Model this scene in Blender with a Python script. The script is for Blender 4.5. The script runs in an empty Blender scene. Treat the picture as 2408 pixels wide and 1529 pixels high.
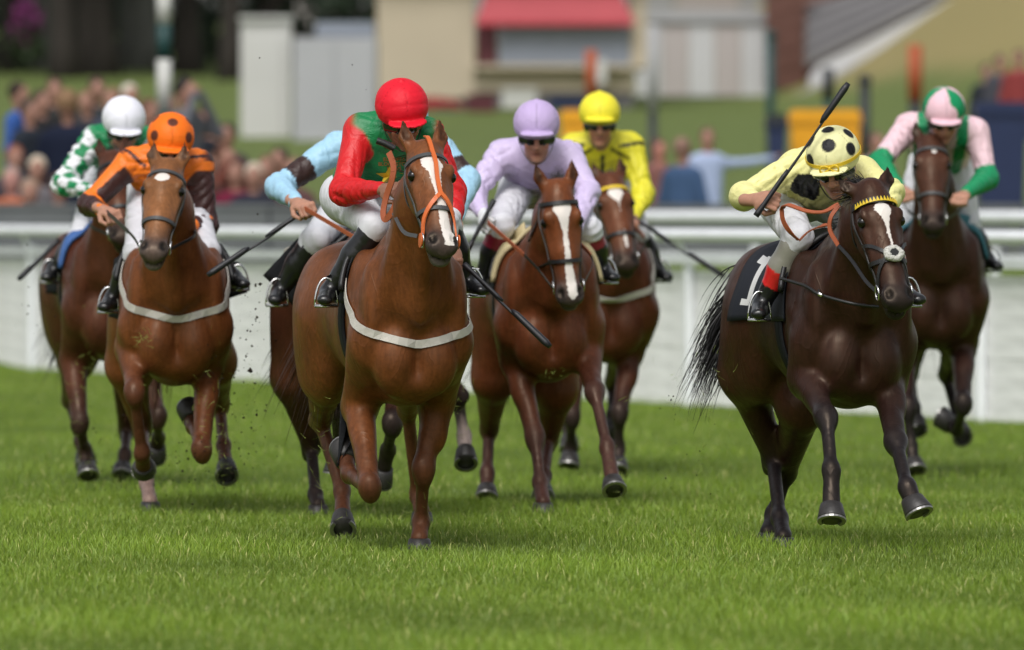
import bpy, bmesh, math, random
import numpy as np
from mathutils import Vector, Matrix
from mathutils.bvhtree import BVHTree

# ------------------------------------------------------------------ camera, sky, sun, exposure
CAM_H = 1.59            # metres above the turf
FV = 20000.0            # focal length in units of a 2408 px wide picture
CX, HY = 1204.0, 495.0  # picture centre column and horizon row in those units
scene = bpy.context.scene
col = scene.collection
cam_d = bpy.data.cameras.new('camera')
cam = bpy.data.objects.new('camera', cam_d); col.objects.link(cam)
cam.location = (0, 0, CAM_H); cam.rotation_euler = (math.radians(90), 0, 0)
cam_d.sensor_width = 36.0; cam_d.lens = FV / 2408.0 * 36.0
cam_d.shift_y = -(764.5 - HY) / 2408.0
cam_d.clip_start = 1.0; cam_d.clip_end = 1500.0
cam_d.dof.use_dof = True; cam_d.dof.focus_distance = 39.6; cam_d.dof.aperture_fstop = 3.0
scene.camera = cam
world = bpy.data.worlds.new('World'); scene.world = world; world.use_nodes = True
SUN_EL, SUN_AZ = 50.0, 196.0
wn = world.node_tree; bgn = wn.nodes['Background']
sky = wn.nodes.new('ShaderNodeTexSky'); sky.sky_type = 'NISHITA'; sky.sun_disc = False
sky.sun_elevation = math.radians(SUN_EL); sky.sun_rotation = math.radians(SUN_AZ)
sky.dust_density = 3.0; sky.air_density = 1.2; sky.ozone_density = 0.6
hs = wn.nodes.new('ShaderNodeHueSaturation'); hs.inputs['Saturation'].default_value = 0.25
wn.links.new(sky.outputs[0], hs.inputs['Color']); wn.links.new(hs.outputs[0], bgn.inputs[0])
bgn.inputs[1].default_value = 0.085
sun_d = bpy.data.lights.new('sun', 'SUN'); sun_d.energy = 1.4; sun_d.angle = math.radians(30); sun_d.color = (1.0, .975, .94)
sun = bpy.data.objects.new('sun', sun_d); col.objects.link(sun)
_az = math.radians(SUN_AZ); _el = math.radians(SUN_EL)
sdir = Vector((math.sin(_az) * math.cos(_el), math.cos(_az) * math.cos(_el), math.sin(_el)))
sun.rotation_euler = sdir.to_track_quat('Z', 'Y').to_euler(); sun.location = (0, 0, 60)
scene.view_settings.view_transform = 'Standard'; scene.view_settings.look = 'None'
scene.view_settings.exposure = 0.60; scene.view_settings.gamma = 1.0
scene.render.engine = 'CYCLES'
scene.cycles.use_denoising = True
scene.cycles.max_bounces = 6

# ------------------------------------------------------------------ helpers
rnd = random.Random(7)
rng = np.random.default_rng(11)
def V(x, y, d):                       # a photo point (2408 wide) at a distance of d metres -> world point
    return np.array([(x - CX) * d / FV, d, CAM_H - (y - HY) * d / FV])
def nrm(v): v = np.asarray(v, float); return v / max(np.linalg.norm(v), 1e-9)

MATS = {}
def mat(name, color=(.5, .5, .5), rough=.6, spec=.5, metal=0.0, bump=0.0, bscale=60.0, bdist=.01, bdistort=0.0, attr=None, var=0.0, vscale=8.0, sheen=0.0, coat=0.0, stretch=None, sub=0.0):
    if name in MATS: return MATS[name]
    m = bpy.data.materials.new(name); m.use_nodes = True
    nt = m.node_tree; b = nt.nodes['Principled BSDF']
    b.inputs['Base Color'].default_value = (*color, 1)
    b.inputs['Roughness'].default_value = rough; b.inputs['Metallic'].default_value = metal
    b.inputs['Specular IOR Level'].default_value = spec
    if sheen: b.inputs['Sheen Weight'].default_value = sheen; b.inputs['Sheen Roughness'].default_value = .4
    if coat: b.inputs['Coat Weight'].default_value = coat; b.inputs['Coat Roughness'].default_value = .25
    if sub: b.inputs['Subsurface Weight'].default_value = sub; b.inputs['Subsurface Radius'].default_value = (.02, .01, .005)
    tc = nt.nodes.new('ShaderNodeTexCoord')
    src = tc.outputs['Object']
    if stretch:
        mp = nt.nodes.new('ShaderNodeMapping'); mp.inputs['Scale'].default_value = stretch
        nt.links.new(src, mp.inputs[0]); src = mp.outputs[0]
    csock = None
    if attr:
        a = nt.nodes.new('ShaderNodeAttribute'); a.attribute_name = attr; csock = a.outputs['Color']
    if var:
        n = nt.nodes.new('ShaderNodeTexNoise'); n.inputs['Scale'].default_value = vscale; n.inputs['Detail'].default_value = 5
        nt.links.new(src, n.inputs['Vector'])
        mr = nt.nodes.new('ShaderNodeMapRange'); mr.inputs[1].default_value = .25; mr.inputs[2].default_value = .75
        mr.inputs[3].default_value = 1 - var; mr.inputs[4].default_value = 1 + var
        nt.links.new(n.outputs[0], mr.inputs[0])
        mx = nt.nodes.new('ShaderNodeMix'); mx.data_type = 'RGBA'; mx.blend_type = 'MULTIPLY'; mx.inputs[0].default_value = 1
        if csock: nt.links.new(csock, mx.inputs[6])
        else: mx.inputs[6].default_value = (*color, 1)
        nt.links.new(mr.outputs[0], mx.inputs[7]); csock = mx.outputs[2]
    if csock: nt.links.new(csock, b.inputs['Base Color'])
    if bump:
        n2 = nt.nodes.new('ShaderNodeTexNoise'); n2.inputs['Scale'].default_value = bscale; n2.inputs['Detail'].default_value = 4
        nt.links.new(src, n2.inputs['Vector'])
        bp = nt.nodes.new('ShaderNodeBump'); bp.inputs['Strength'].default_value = bump; bp.inputs['Distance'].default_value = bdist; n2.inputs['Distortion'].default_value = bdistort
        nt.links.new(n2.outputs[0], bp.inputs['Height']); nt.links.new(bp.outputs[0], b.inputs['Normal'])
    MATS[name] = m
    return m

def empty(name, loc, label=None, cat=None, group=None):
    o = bpy.data.objects.new(name, None); col.objects.link(o); o.location = tuple(float(v) for v in loc)
    o.empty_display_size = .2
    return tag(o, label, cat, group)
def tag(o, label=None, cat=None, group=None, kind=None):
    if label: o['label'] = label
    if cat: o['category'] = cat
    if group: o['group'] = group
    if kind: o['kind'] = kind
    return o
def meshobj(name, verts, faces, m, parent=None, smooth=True, colors=None, offset=None, uvs=None):
    """verts in world space; the object sits at its parent (or at offset)"""
    v = np.asarray(verts, float).reshape(-1, 3)
    off = np.zeros(3)
    if parent is not None:
        p = parent
        while p is not None: off = off + np.array(p.location); p = p.parent
    elif offset is not None: off = np.asarray(offset, float)
    v = v - off
    me = bpy.data.meshes.new(name)
    if isinstance(faces, np.ndarray):
        nf, k = faces.shape
        me.vertices.add(len(v)); me.vertices.foreach_set('co', v.astype(np.float32).ravel())
        me.loops.add(nf * k); me.loops.foreach_set('vertex_index', faces.astype(np.int32).ravel())
        me.polygons.add(nf); me.polygons.foreach_set('loop_start', np.arange(0, nf * k, k, dtype=np.int32))
        me.polygons.foreach_set('loop_total', np.full(nf, k, dtype=np.int32))
        me.update(calc_edges=True)
    else:
        me.from_pydata([tuple(map(float, p)) for p in v], [], [tuple(map(int, f)) for f in faces]); me.update()
    if smooth: me.polygons.foreach_set('use_smooth', np.ones(len(me.polygons), dtype=bool))
    if colors is not None:
        at = me.color_attributes.new('Col', 'FLOAT_COLOR', 'POINT')
        c = np.ones((len(v), 4), np.float32); c[:, :3] = colors
        at.data.foreach_set('color', c.ravel())
    if uvs is not None:
        uv = me.uv_layers.new(name='UVMap'); li = np.empty(len(me.loops), np.int32); me.loops.foreach_get('vertex_index', li)
        uv.data.foreach_set('uv', np.asarray(uvs, np.float32)[li].ravel())
    if m is not None: me.materials.append(m)
    o = bpy.data.objects.new(name, me); col.objects.link(o)
    if parent is not None: o.parent = parent
    elif offset is not None: o.location = tuple(float(q) for q in off)
    return o

class MB:
    """collects simple solids in world space; build() links ONE mesh"""
    def __init__(s): s.v = []; s.f = []
    def add(s, vs, fs):
        n = len(s.v); s.v += [tuple(map(float, q)) for q in vs]; s.f += [tuple(n + i for i in f) for f in fs]; return s
    def box(s, c, h, ax=None):
        ax = np.eye(3) if ax is None else np.asarray(ax, float); c = np.asarray(c, float); vs = []
        for i in (-1, 1):
            for j in (-1, 1):
                for k in (-1, 1): vs.append(c + ax[0] * h[0] * i + ax[1] * h[1] * j + ax[2] * h[2] * k)
        return s.add(vs, [(0, 1, 3, 2), (4, 6, 7, 5), (0, 4, 5, 1), (2, 3, 7, 6), (0, 2, 6, 4), (1, 5, 7, 3)])
    def bevbox(s, c, h, ax=None, b=.02):
        """a box with chamfered edges (24 corner points, convex hull by faces)"""
        ax = np.eye(3) if ax is None else np.asarray(ax, float); c = np.asarray(c, float)
        bm = bmesh.new(); bmesh.ops.create_cube(bm, size=2.0)
        for vv in bm.verts: vv.co = Vector((vv.co.x * h[0], vv.co.y * h[1], vv.co.z * h[2]))
        bmesh.ops.bevel(bm, geom=list(bm.edges), offset=b, segments=2, affect='EDGES')
        bm.verts.index_update()
        vs = [c + ax[0] * q.co.x + ax[1] * q.co.y + ax[2] * q.co.z for q in bm.verts]
        fs = [[q.index for q in f.verts] for f in bm.faces]; bm.free()
        return s.add(vs, fs)
    def tube(s, pts, r, n=8, cap=True, squash=None):
        pts = [np.asarray(p, float) for p in pts]; N = len(pts)
        rs = [r] * N if np.isscalar(r) else list(r)
        prev = None; base = []
        for i in range(N):
            t = nrm(pts[min(i + 1, N - 1)] - pts[max(i - 1, 0)])
            if prev is None:
                ref = np.array([0, 0, 1.0]) if abs(t[2]) < .9 else np.array([1.0, 0, 0])
                a = nrm(np.cross(t, ref))
            else: a = nrm(prev - t * np.dot(prev, t))
            prev = a; b = np.cross(t, a)
            base += [pts[i] + rs[i] * (a * math.cos(2 * math.pi * k / n) + b * math.sin(2 * math.pi * k / n)) for k in range(n)]
        fs = [(i * n + k, i * n + (k + 1) % n, (i + 1) * n + (k + 1) % n, (i + 1) * n + k) for i in range(N - 1) for k in range(n)]
        if cap: fs += [tuple(range(n - 1, -1, -1)), tuple((N - 1) * n + k for k in range(n))]
        return s.add(base, fs)
    def ribbon(s, pts, nors, w, th=.003):
        """flat strap through pts, lying on a surface with normals nors"""
        pts = [np.asarray(p, float) for p in pts]; N = len(pts); vs = []
        ws = [w] * N if np.isscalar(w) else w
        for i in range(N):
            t = nrm(pts[min(i + 1, N - 1)] - pts[max(i - 1, 0)]); n = nrm(nors[i]); b = nrm(np.cross(t, n))
            for sx, sn in ((-1, 0), (1, 0), (1, 1), (-1, 1)): vs.append(pts[i] + b * ws[i] / 2 * sx + n * th * sn)
        fs = [(i * 4 + k, i * 4 + (k + 1) % 4, (i + 1) * 4 + (k + 1) % 4, (i + 1) * 4 + k) for i in range(N - 1) for k in range(4)]
        fs += [(3, 2, 1, 0), tuple((N - 1) * 4 + k for k in range(4))]
        return s.add(vs, fs)
    def lathe(s, c, prof, n=16, ax=None):
        ax = np.eye(3) if ax is None else np.asarray(ax, float); c = np.asarray(c, float); vs = []
        for (r, z) in prof: vs += [c + ax[0] * r * math.cos(2 * math.pi * k / n) + ax[1] * r * math.sin(2 * math.pi * k / n) + ax[2] * z for k in range(n)]
        N = len(prof)
        fs = [(i * n + k, i * n + (k + 1) % n, (i + 1) * n + (k + 1) % n, (i + 1) * n + k) for i in range(N - 1) for k in range(n)]
        fs += [tuple(range(n - 1, -1, -1)), tuple((N - 1) * n + k for k in range(n))]
        return s.add(vs, fs)
    def build(s, name, m, parent=None, smooth=False, offset=None):
        return meshobj(name, s.v, s.f, m, parent, smooth, offset=offset)

def spline(pts, n=24):
    """Catmull-Rom through the points"""
    p = [np.asarray(q, float) for q in pts]; p = [2 * p[0] - p[1]] + p + [2 * p[-1] - p[-2]]; out = []
    m = len(p) - 3
    for i in range(n):
        u = i / (n - 1) * m; k = min(int(u), m - 1); t = u - k
        a, b, c, d = p[k], p[k + 1], p[k + 2], p[k + 3]
        out.append(.5 * ((2 * b) + (-a + c) * t + (2 * a - 5 * b + 4 * c - d) * t * t + (-a + 3 * b - 3 * c + d) * t ** 3))
    return out

# ------------------------------------------------------------------ signed distance modelling -> one continuous skin
class Ell:
    def __init__(s, c, r, R=None, k=.05, col=None, sub=False):
        s.c = np.asarray(c, np.float32); s.r = np.asarray(r, np.float32); s.R = (np.eye(3) if R is None else np.asarray(R)).astype(np.float32)
        s.k = k; s.col = col; s.sub = sub; s.m = float(max(r))
        s.lo = s.c - s.m; s.hi = s.c + s.m
    def ev(s, P):
        q = (P - s.c) @ s.R.T; a = q / s.r; k0 = np.sqrt((a * a).sum(-1)); a = a / s.r; k1 = np.sqrt((a * a).sum(-1))
        return k0 * (k0 - 1) / np.maximum(k1, 1e-6)
    def color(s, P): return np.asarray(s.col)[None, :]
class Loft:
    def __init__(s, A, B, ra, rb, side=None, k=.05, col=None, colb=None, sub=False):
        s.A = np.asarray(A, np.float32); s.B = np.asarray(B, np.float32)
        s.ra = (ra, ra) if np.isscalar(ra) else ra; s.rb = (rb, rb) if np.isscalar(rb) else rb
        ax = s.B - s.A; s.L = float(np.linalg.norm(ax)) + 1e-6; s.ax = (ax / s.L).astype(np.float32)
        sd = np.array([1., 0, 0]) if side is None else np.asarray(side, float)
        sd = sd - s.ax * np.dot(sd, s.ax)
        if np.linalg.norm(sd) < 1e-3: sd = np.cross(s.ax, [0, .3, 1.])
        s.sd = nrm(sd).astype(np.float32); s.dn = np.cross(s.ax, s.sd).astype(np.float32)
        s.k = k; s.col = col; s.colb = colb if colb is not None else col; s.sub = sub
        m = max(*s.ra, *s.rb); s.lo = np.minimum(s.A, s.B) - m; s.hi = np.maximum(s.A, s.B) + m
    def ev(s, P):
        q = P - s.A; z = q @ s.ax; t = np.clip(z / s.L, 0, 1); e = z - t * s.L
        x = q @ s.sd; y = q @ s.dn
        rs = s.ra[0] + (s.rb[0] - s.ra[0]) * t; rd = s.ra[1] + (s.rb[1] - s.ra[1]) * t; rm = np.minimum(rs, rd)
        Q = np.sqrt((x / rs) ** 2 + (y / rd) ** 2 + (e / rm) ** 2); rad = np.sqrt(x * x + y * y + e * e)
        return rad - np.where(Q > 1e-4, rad / np.maximum(Q, 1e-4), rm)
    def color(s, P):
        t = np.clip(((P - s.A) @ s.ax) / s.L, 0, 1)[:, None]
        return np.asarray(s.col)[None, :] * (1 - t) + np.asarray(s.colb)[None, :] * t

_CO = np.array([[i, j, k] for i in (0, 1) for j in (0, 1) for k in (0, 1)])
_ED = [(a, b) for a in range(8) for b in range(a + 1, 8) if np.abs(_CO[a] - _CO[b]).sum() == 1]
def skin(prims, h, smooth=2, sigma=.012, colorfn=None):
    """smooth-union the prims on a grid of step h, return (verts, quads, colours)"""
    lo = np.min([p.lo for p in prims if not p.sub], 0) - .03 - 2 * h; hi = np.max([p.hi for p in prims if not p.sub], 0) + .03 + 2 * h
    n = np.ceil((hi - lo) / h).astype(int) + 1
    F = np.full(n, .12, np.float32)
    ax = [(lo[i] + h * np.arange(n[i])).astype(np.float32) for i in range(3)]
    for p in prims:
        pad = .02 + p.k + h
        a = np.maximum(np.floor((p.lo - pad - lo) / h).astype(int), 0); b = np.minimum(np.ceil((p.hi + pad - lo) / h).astype(int) + 1, n)
        if np.any(b <= a): continue
        sl = tuple(slice(a[i], b[i]) for i in range(3))
        X, Y, Z = np.meshgrid(ax[0][sl[0]], ax[1][sl[1]], ax[2][sl[2]], indexing='ij')
        d = p.ev(np.stack([X, Y, Z], -1).reshape(-1, 3)).reshape(X.shape).astype(np.float32)
        f = F[sl]; k = max(p.k, 1e-4)
        if p.sub:
            hh = np.clip(.5 - .5 * (f + d) / k, 0, 1); F[sl] = f * (1 - hh) + (-d) * hh + k * hh * (1 - hh)
        else:
            hh = np.clip(.5 + .5 * (f - d) / k, 0, 1); F[sl] = f * (1 - hh) + d * hh - k * hh * (1 - hh)
    ins = F < 0
    c = ins[:-1, :-1, :-1].astype(np.int8)
    cnt = np.zeros(n - 1, np.int8)
    for o in _CO: cnt += ins[o[0]:n[0] - 1 + o[0], o[1]:n[1] - 1 + o[1], o[2]:n[2] - 1 + o[2]]
    act = np.argwhere((cnt > 0) & (cnt < 8))
    idx = np.full(n - 1, -1, np.int32); idx[act[:, 0], act[:, 1], act[:, 2]] = np.arange(len(act))
    cv = np.stack([F[act[:, 0] + o[0], act[:, 1] + o[1], act[:, 2] + o[2]] for o in _CO], 1)
    pos = np.zeros((len(act), 3)); num = np.zeros(len(act))
    for (a, b) in _ED:
        va, vb = cv[:, a], cv[:, b]; mk = (va < 0) != (vb < 0)
        t = np.where(mk, va / np.where(mk, va - vb, 1), 0)
        pos += mk[:, None] * (_CO[a] + t[:, None] * (_CO[b] - _CO[a])); num += mk
    pos = (act + pos / num[:, None]) * h + lo
    quads = []
    for axn in range(3):
        o1, o2 = [(1, 2), (2, 0), (0, 1)][axn]
        sa = [slice(0, None)] * 3; sb = [slice(0, None)] * 3; sa[axn] = slice(0, -1); sb[axn] = slice(1, None)
        ch = ins[tuple(sa)] != ins[tuple(sb)]
        e = np.argwhere(ch); e = e[(e[:, o1] > 0) & (e[:, o2] > 0) & (e[:, o1] < n[o1] - 1) & (e[:, o2] < n[o2] - 1)]
        flip = ins[tuple(sa)][e[:, 0], e[:, 1], e[:, 2]]
        q = []
        for (d1, d2) in ((0, 0), (-1, 0), (-1, -1), (0, -1)):
            w = e.copy(); w[:, o1] += d1; w[:, o2] += d2; q.append(idx[w[:, 0], w[:, 1], w[:, 2]])
        q = np.stack(q, 1); q[~flip] = q[~flip][:, ::-1]; quads.append(q)
    quads = np.concatenate(quads); quads = quads[(quads >= 0).all(1)]
    quads = quads[:, ::-1]
    e = np.concatenate([quads[:, [0, 1]], quads[:, [1, 2]], quads[:, [2, 3]], quads[:, [3, 0]]])
    deg = np.bincount(e.ravel(), minlength=len(pos)).astype(float)
    for it in range(smooth):
        acc = np.zeros_like(pos)
        for a in range(3):
            acc[:, a] = np.bincount(e[:, 0], pos[e[:, 1], a], len(pos)) + np.bincount(e[:, 1], pos[e[:, 0], a], len(pos))
        pos = pos * .4 + .6 * acc / np.maximum(deg, 1)[:, None]
    cols = None
    if any(p.col is not None for p in prims):
        W = np.zeros(len(pos)); cols = np.zeros((len(pos), 3)); P = pos.astype(np.float32)
        for p in prims:
            if p.col is None: continue
            pad = .08
            mk = np.all((P > p.lo - pad) & (P < p.hi + pad), 1)
            if not mk.any(): continue
            d = p.ev(P[mk]); d = np.abs(d) if p.sub else d
            w = np.exp(-np.clip(d, -.01, .3) / sigma)
            cols[mk] += w[:, None] * p.color(P[mk]); W[mk] += w
        cols /= np.maximum(W, 1e-9)[:, None]
        for p in prims:
            if p.sub and p.col is not None:
                mk = np.all((P > p.lo - .05) & (P < p.hi + .05), 1)
                if mk.any(): w = np.exp(-np.clip(p.ev(P[mk]), 0, .3) / .005)[:, None]; cols[mk] = cols[mk] * (1 - w) + np.asarray(p.col)[None] * w
        if colorfn is not None: cols = colorfn(pos, cols)
    return pos, quads, cols
def join(parts):
    vs, fs, cs, n = [], [], [], 0
    for (v, f, c) in parts:
        vs.append(v); fs.append(f + n); cs.append(c); n += len(v)
    return np.concatenate(vs), np.concatenate(fs), np.concatenate(cs)
# ------------------------------------------------------------------ ground, rails and what stands behind the course
def sst(a, b, x): t = np.clip((np.asarray(x, float) - a) / (b - a), 0, 1); return t * t * (3 - 2 * t)
def tz(x, y):
    x = np.asarray(x, float); y = np.asarray(y, float)
    z = np.interp(y, [0, 87, 88.5, 93, 106, 160, 200, 320, 900], [0, 0, .35, 1.15, 1.6, 3.5, 5.0, 9, 16])
    return z + sst(4.5, 11, x) * sst(105, 150, y) * 3.2
def turf_mat(name, c1, c2, c3, scale=1.0):
    m = bpy.data.materials.new(name); m.use_nodes = True; nt = m.node_tree; b = nt.nodes['Principled BSDF']; b.inputs['Roughness'].default_value = .8; b.inputs['Specular IOR Level'].default_value = .2
    tc = nt.nodes.new('ShaderNodeTexCoord'); n = nt.nodes.new('ShaderNodeTexNoise'); n.inputs['Scale'].default_value = .35 * scale; n.inputs['Detail'].default_value = 7; n.inputs['Roughness'].default_value = .65
    nt.links.new(tc.outputs['Object'], n.inputs['Vector'])
    r = nt.nodes.new('ShaderNodeValToRGB'); e = r.color_ramp.elements; e[0].position = .3; e[0].color = (*c1, 1); e[1].position = .72; e[1].color = (*c3, 1); k = e.new(.5); k.color = (*c2, 1)
    nt.links.new(n.outputs[0], r.inputs[0])
    n2 = nt.nodes.new('ShaderNodeTexNoise'); n2.inputs['Scale'].default_value = 40; n2.inputs['Detail'].default_value = 4; nt.links.new(tc.outputs['Object'], n2.inputs['Vector'])
    mx = nt.nodes.new('ShaderNodeMix'); mx.data_type = 'RGBA'; mx.blend_type = 'MULTIPLY'; mx.inputs[0].default_value = .7
    nt.links.new(r.outputs[0], mx.inputs[6]); nt.links.new(n2.outputs[1], mx.inputs[7]); mx.clamp_result = False
    geo = nt.nodes.new('ShaderNodeNewGeometry'); sx = nt.nodes.new('ShaderNodeSeparateXYZ'); nt.links.new(geo.outputs['Position'], sx.inputs[0])
    def mr(s, a, b_):
        q = nt.nodes.new('ShaderNodeMapRange'); q.interpolation_type = 'SMOOTHSTEP'; q.inputs[1].default_value = a; q.inputs[2].default_value = b_; nt.links.new(s, q.inputs[0]); return q.outputs[0]
    lawn = nt.nodes.new('ShaderNodeMix'); lawn.data_type = 'RGBA'; nt.links.new(mr(sx.outputs[1], 88, 96), lawn.inputs[0]); nt.links.new(r.outputs[0], lawn.inputs[6])
    dry = nt.nodes.new('ShaderNodeMix'); dry.data_type = 'RGBA'; dry.inputs[6].default_value = (.125, .165, .045, 1); dry.inputs[7].default_value = (.30, .25, .105, 1)
    ad = nt.nodes.new('ShaderNodeMath'); ad.operation = 'ADD'; nt.links.new(n.outputs[0], ad.inputs[0]); nt.links.new(mr(sx.outputs[2], 3.0, 4.8), ad.inputs[1])
    mu = nt.nodes.new('ShaderNodeMath'); mu.operation = 'MULTIPLY'; nt.links.new(mr(ad.outputs[0], .7, 1.3), mu.inputs[0]); nt.links.new(mr(sx.outputs[0], 3.2, 6.0), mu.inputs[1]); nt.links.new(mu.outputs[0], dry.inputs[0])
    nt.links.new(dry.outputs[2], lawn.inputs[7]); nt.links.new(lawn.outputs[2], b.inputs['Base Color'])
    bp = nt.nodes.new('ShaderNodeBump'); bp.inputs['Strength'].default_value = .6; bp.inputs['Distance'].default_value = .05; nt.links.new(n2.outputs[0], bp.inputs['Height']); nt.links.new(bp.outputs[0], b.inputs['Normal'])
    return m
xs = np.concatenate([np.linspace(-400, -30, 12), np.linspace(-26, 26, 53), np.linspace(30, 400, 12)]); ys = np.concatenate([np.linspace(-60, 85, 10), np.linspace(88, 220, 45), np.linspace(230, 900, 14)])
GX, GY = np.meshgrid(xs, ys, indexing='ij'); gv = np.stack([GX, GY, tz(GX, GY)], -1).reshape(-1, 3)
ny = len(ys); ii, jj = np.meshgrid(np.arange(len(xs) - 1), np.arange(ny - 1), indexing='ij'); q0 = (ii * ny + jj).ravel()
tag(meshobj('ground', gv, np.stack([q0, q0 + ny, q0 + ny + 1, q0 + 1], 1), turf_mat('turf_soil', (.080, .132, .010), (.105, .165, .012), (.13, .19, .020)), None, True), kind='structure')

PAINT = mat('white_paint', (.80, .82, .85), .45, .4, var=.08, vscale=3, bump=.08, bscale=40)
BOARD = mat('white_board', (.80, .80, .805), .6, .35, var=.14, vscale=2.5, bump=.15, bscale=30, stretch=(1, 1, 6))
# running rail: plastic top rail on posts, with boards behind
RA, RB = np.array([3.75, 63.0, 0]), np.array([-4.9, 85.0, 0]); RD = nrm(RB - RA); RN = np.array([RD[1], -RD[0], 0]); RN = RN if RN[1] < 0 else -RN
def rail_at(xv, A=RA, D=RD):        # distance along the rail for a photo column
    k = (xv - CX) / FV; return (k * A[1] - A[0]) / (D[0] - k * D[1])
s_a, s_b = rail_at(1619), rail_at(73); step = (s_b - s_a) / 6.0
rail = empty('running_rail', RA, 'white plastic running rail on posts with boards beneath along the far side', 'rail')
def share(name, me, loc, rz, parent):
    o = bpy.data.objects.new(name, me); col.objects.link(o); o.parent = parent
    off = np.array(parent.location) if parent else 0; o.location = tuple(np.asarray(loc) - off); o.rotation_euler = (0, 0, rz); return o
rz = math.atan2(RD[1], RD[0])
def proto(mb, m, smooth=False):
    me = bpy.data.meshes.new('proto'); me.from_pydata(mb.v, [], mb.f); me.update(); me.materials.append(m)
    if smooth: me.polygons.foreach_set('use_smooth', np.ones(len(me.polygons), dtype=bool))
    return me
post_me = proto(MB().bevbox((0, 0, .62), (.035, .035, .62), None, .008), PAINT)
arm_me = proto(MB().tube(spline([(0, 0, 1.20), (0, -.05, 1.27), (0, -.10, 1.36)], 8), .022, 8), PAINT, True)
prof = [(.066 * math.cos(t), .056 * math.sin(t) * (1 if math.sin(t) > 0 else .8)) for t in np.linspace(0, 2 * math.pi, 17)[:-1]]
top_mb = MB(); n_ = len(prof); vs = [(0, y, z) for y, z in prof] + [(step, y, z) for y, z in prof]
top_mb.add(vs, [(k, (k + 1) % n_, n_ + (k + 1) % n_, n_ + k) for k in range(n_)]); top_me = proto(top_mb, PAINT, True)
lip_me = proto(MB().bevbox((step / 2, 0, 0), (step / 2, .02, .034), None, .008), PAINT)
board_me = proto(MB().bevbox((step / 2, 0, 0), (step / 2 - .003, .011, .0772), None, .003), BOARD)
for i in range(-3, 11):
    p = RA + RD * (s_a + step * i)
    share('post', post_me, p, rz, rail); share('bracket', arm_me, p, rz if RN @ np.array([math.sin(rz), -math.cos(rz), 0]) > 0 else rz + math.pi, rail)
    share('top_rail', top_me, p + RN * .10 + np.array([0, 0, 1.385]), rz, rail); share('lower_rail', lip_me, p + RN * .045 + np.array([0, 0, 1.185]), rz, rail)
    for j in range(7): share('board', board_me, p - RN * (.055 + .002 * ((i + j) % 3)) + np.array([0, 0, .09 + j * .156]), rz, rail)
# second rail further back on the right and a grey barrier in front of the lawn
rail2 = empty('running_rail', (0, 84, 0), 'second white rail behind the first, right of centre', 'rail')
A2 = np.array([10.0, 70.0, 0]); B2 = np.array([-.8, 92.0, 0]); D2 = nrm(B2 - A2); L2 = np.linalg.norm(B2 - A2); rz2 = math.atan2(D2[1], D2[0])
sc2 = 10; st2 = L2 / sc2
t2 = MB(); vs = [(0, y * 1.2, z * 1.2) for y, z in prof] + [(st2, y * 1.2, z * 1.2) for y, z in prof]; t2.add(vs, [(k, (k + 1) % n_, n_ + (k + 1) % n_, n_ + k) for k in range(n_)]); t2me = proto(t2, PAINT, True)
for i in range(sc2):
    p = A2 + D2 * st2 * i; share('post', post_me, p, rz2, rail2); share('top_rail', t2me, p + np.array([0, 0, 1.52]), rz2, rail2)
    share('lower_rail', proto(MB().bevbox((st2 / 2, 0, 0), (st2 / 2, .02, .04), None, .008), PAINT) if i == 0 else lo2, p + np.array([0, 0, 1.12]), rz2, rail2) if i else None
    if i == 0: lo2 = proto(MB().bevbox((st2 / 2, 0, 0), (st2 / 2, .02, .04), None, .008), PAINT)
GREYB = mat('grey_barrier', (.12, .128, .135), .7, .3, var=.15, vscale=1.5)
bar = empty('crowd_barrier', (0, 93, 0), 'low grey barrier of panels between the course and the spectators', 'barrier')
pan = proto(MB().bevbox((0, 0, .80), (.99, .03, .80), None, .01), GREYB); capm = proto(MB().bevbox((0, 0, 1.63), (1.0, .05, .03), None, .01), GREYB)
for i in range(-7, 9):
    share('panel', pan, (i * 2.0 + .5, 87.7 if i < 0 else 93.2, 0.0), 0, bar); share('coping', capm, (i * 2.0 + .5, 87.7 if i < 0 else 93.2, 0), 0, bar)

# ---- flat-sided things seen far behind: an outline at its distance, extruded to a real depth
def prism(pts, d, depth, mb=None, d2=None):
    mb = mb or MB(); n = len(pts); ds = d if isinstance(d, (list, tuple)) else [d] * n
    fr = [V(x, y, q) for (x, y), q in zip(pts, ds)]; bk = [p + np.array([0, depth, 0]) for p in fr]
    return mb.add(fr + bk, [tuple(range(n)), tuple(range(2 * n - 1, n - 1, -1))] + [(k, n + k, n + (k + 1) % n, (k + 1) % n) for k in range(n)])
def rect(x0, y0, x1, y1): return [(x0, y0), (x1, y0), (x1, y1), (x0, y1)]
def part(name, m, parent, pts, d, depth): return prism(pts, d, depth).build(name, m, parent)
def thing(name, at, label, cat, group=None): p = V(*at); return empty(name, p, label, cat, group)
MW = mat('cabin_white', (.52, .52, .50), .5, .4, var=.05, vscale=1); MG = mat('cabin_grey', (.37, .375, .395), .55, .4, var=.06, vscale=1)
BEIGE = mat('cream_render', (.46, .395, .30), .8, .2, var=.07, vscale=.8, bump=.1, bscale=8); REDA = mat('red_canvas', (.42, .075, .09), .7, .3, var=.08, vscale=2)
GLASS = mat('hatch_shutter', (.21, .235, .28), .35, .5, var=.1, vscale=2); DKRED = mat('dark_red_paint', (.10, .022, .03), .5, .4); NAVY = mat('navy_plastic', (.012, .022, .07), .45, .4, var=.1)
YEL = mat('yellow_plastic', (.75, .34, .012), .45, .4, var=.08); DARK_ = mat('dark_plastic', (.022, .025, .03), .5, .4); STONE = mat('grey_concrete', (.36, .36, .37), .8, .2, var=.1, vscale=.6, bump=.1, bscale=6)
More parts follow.
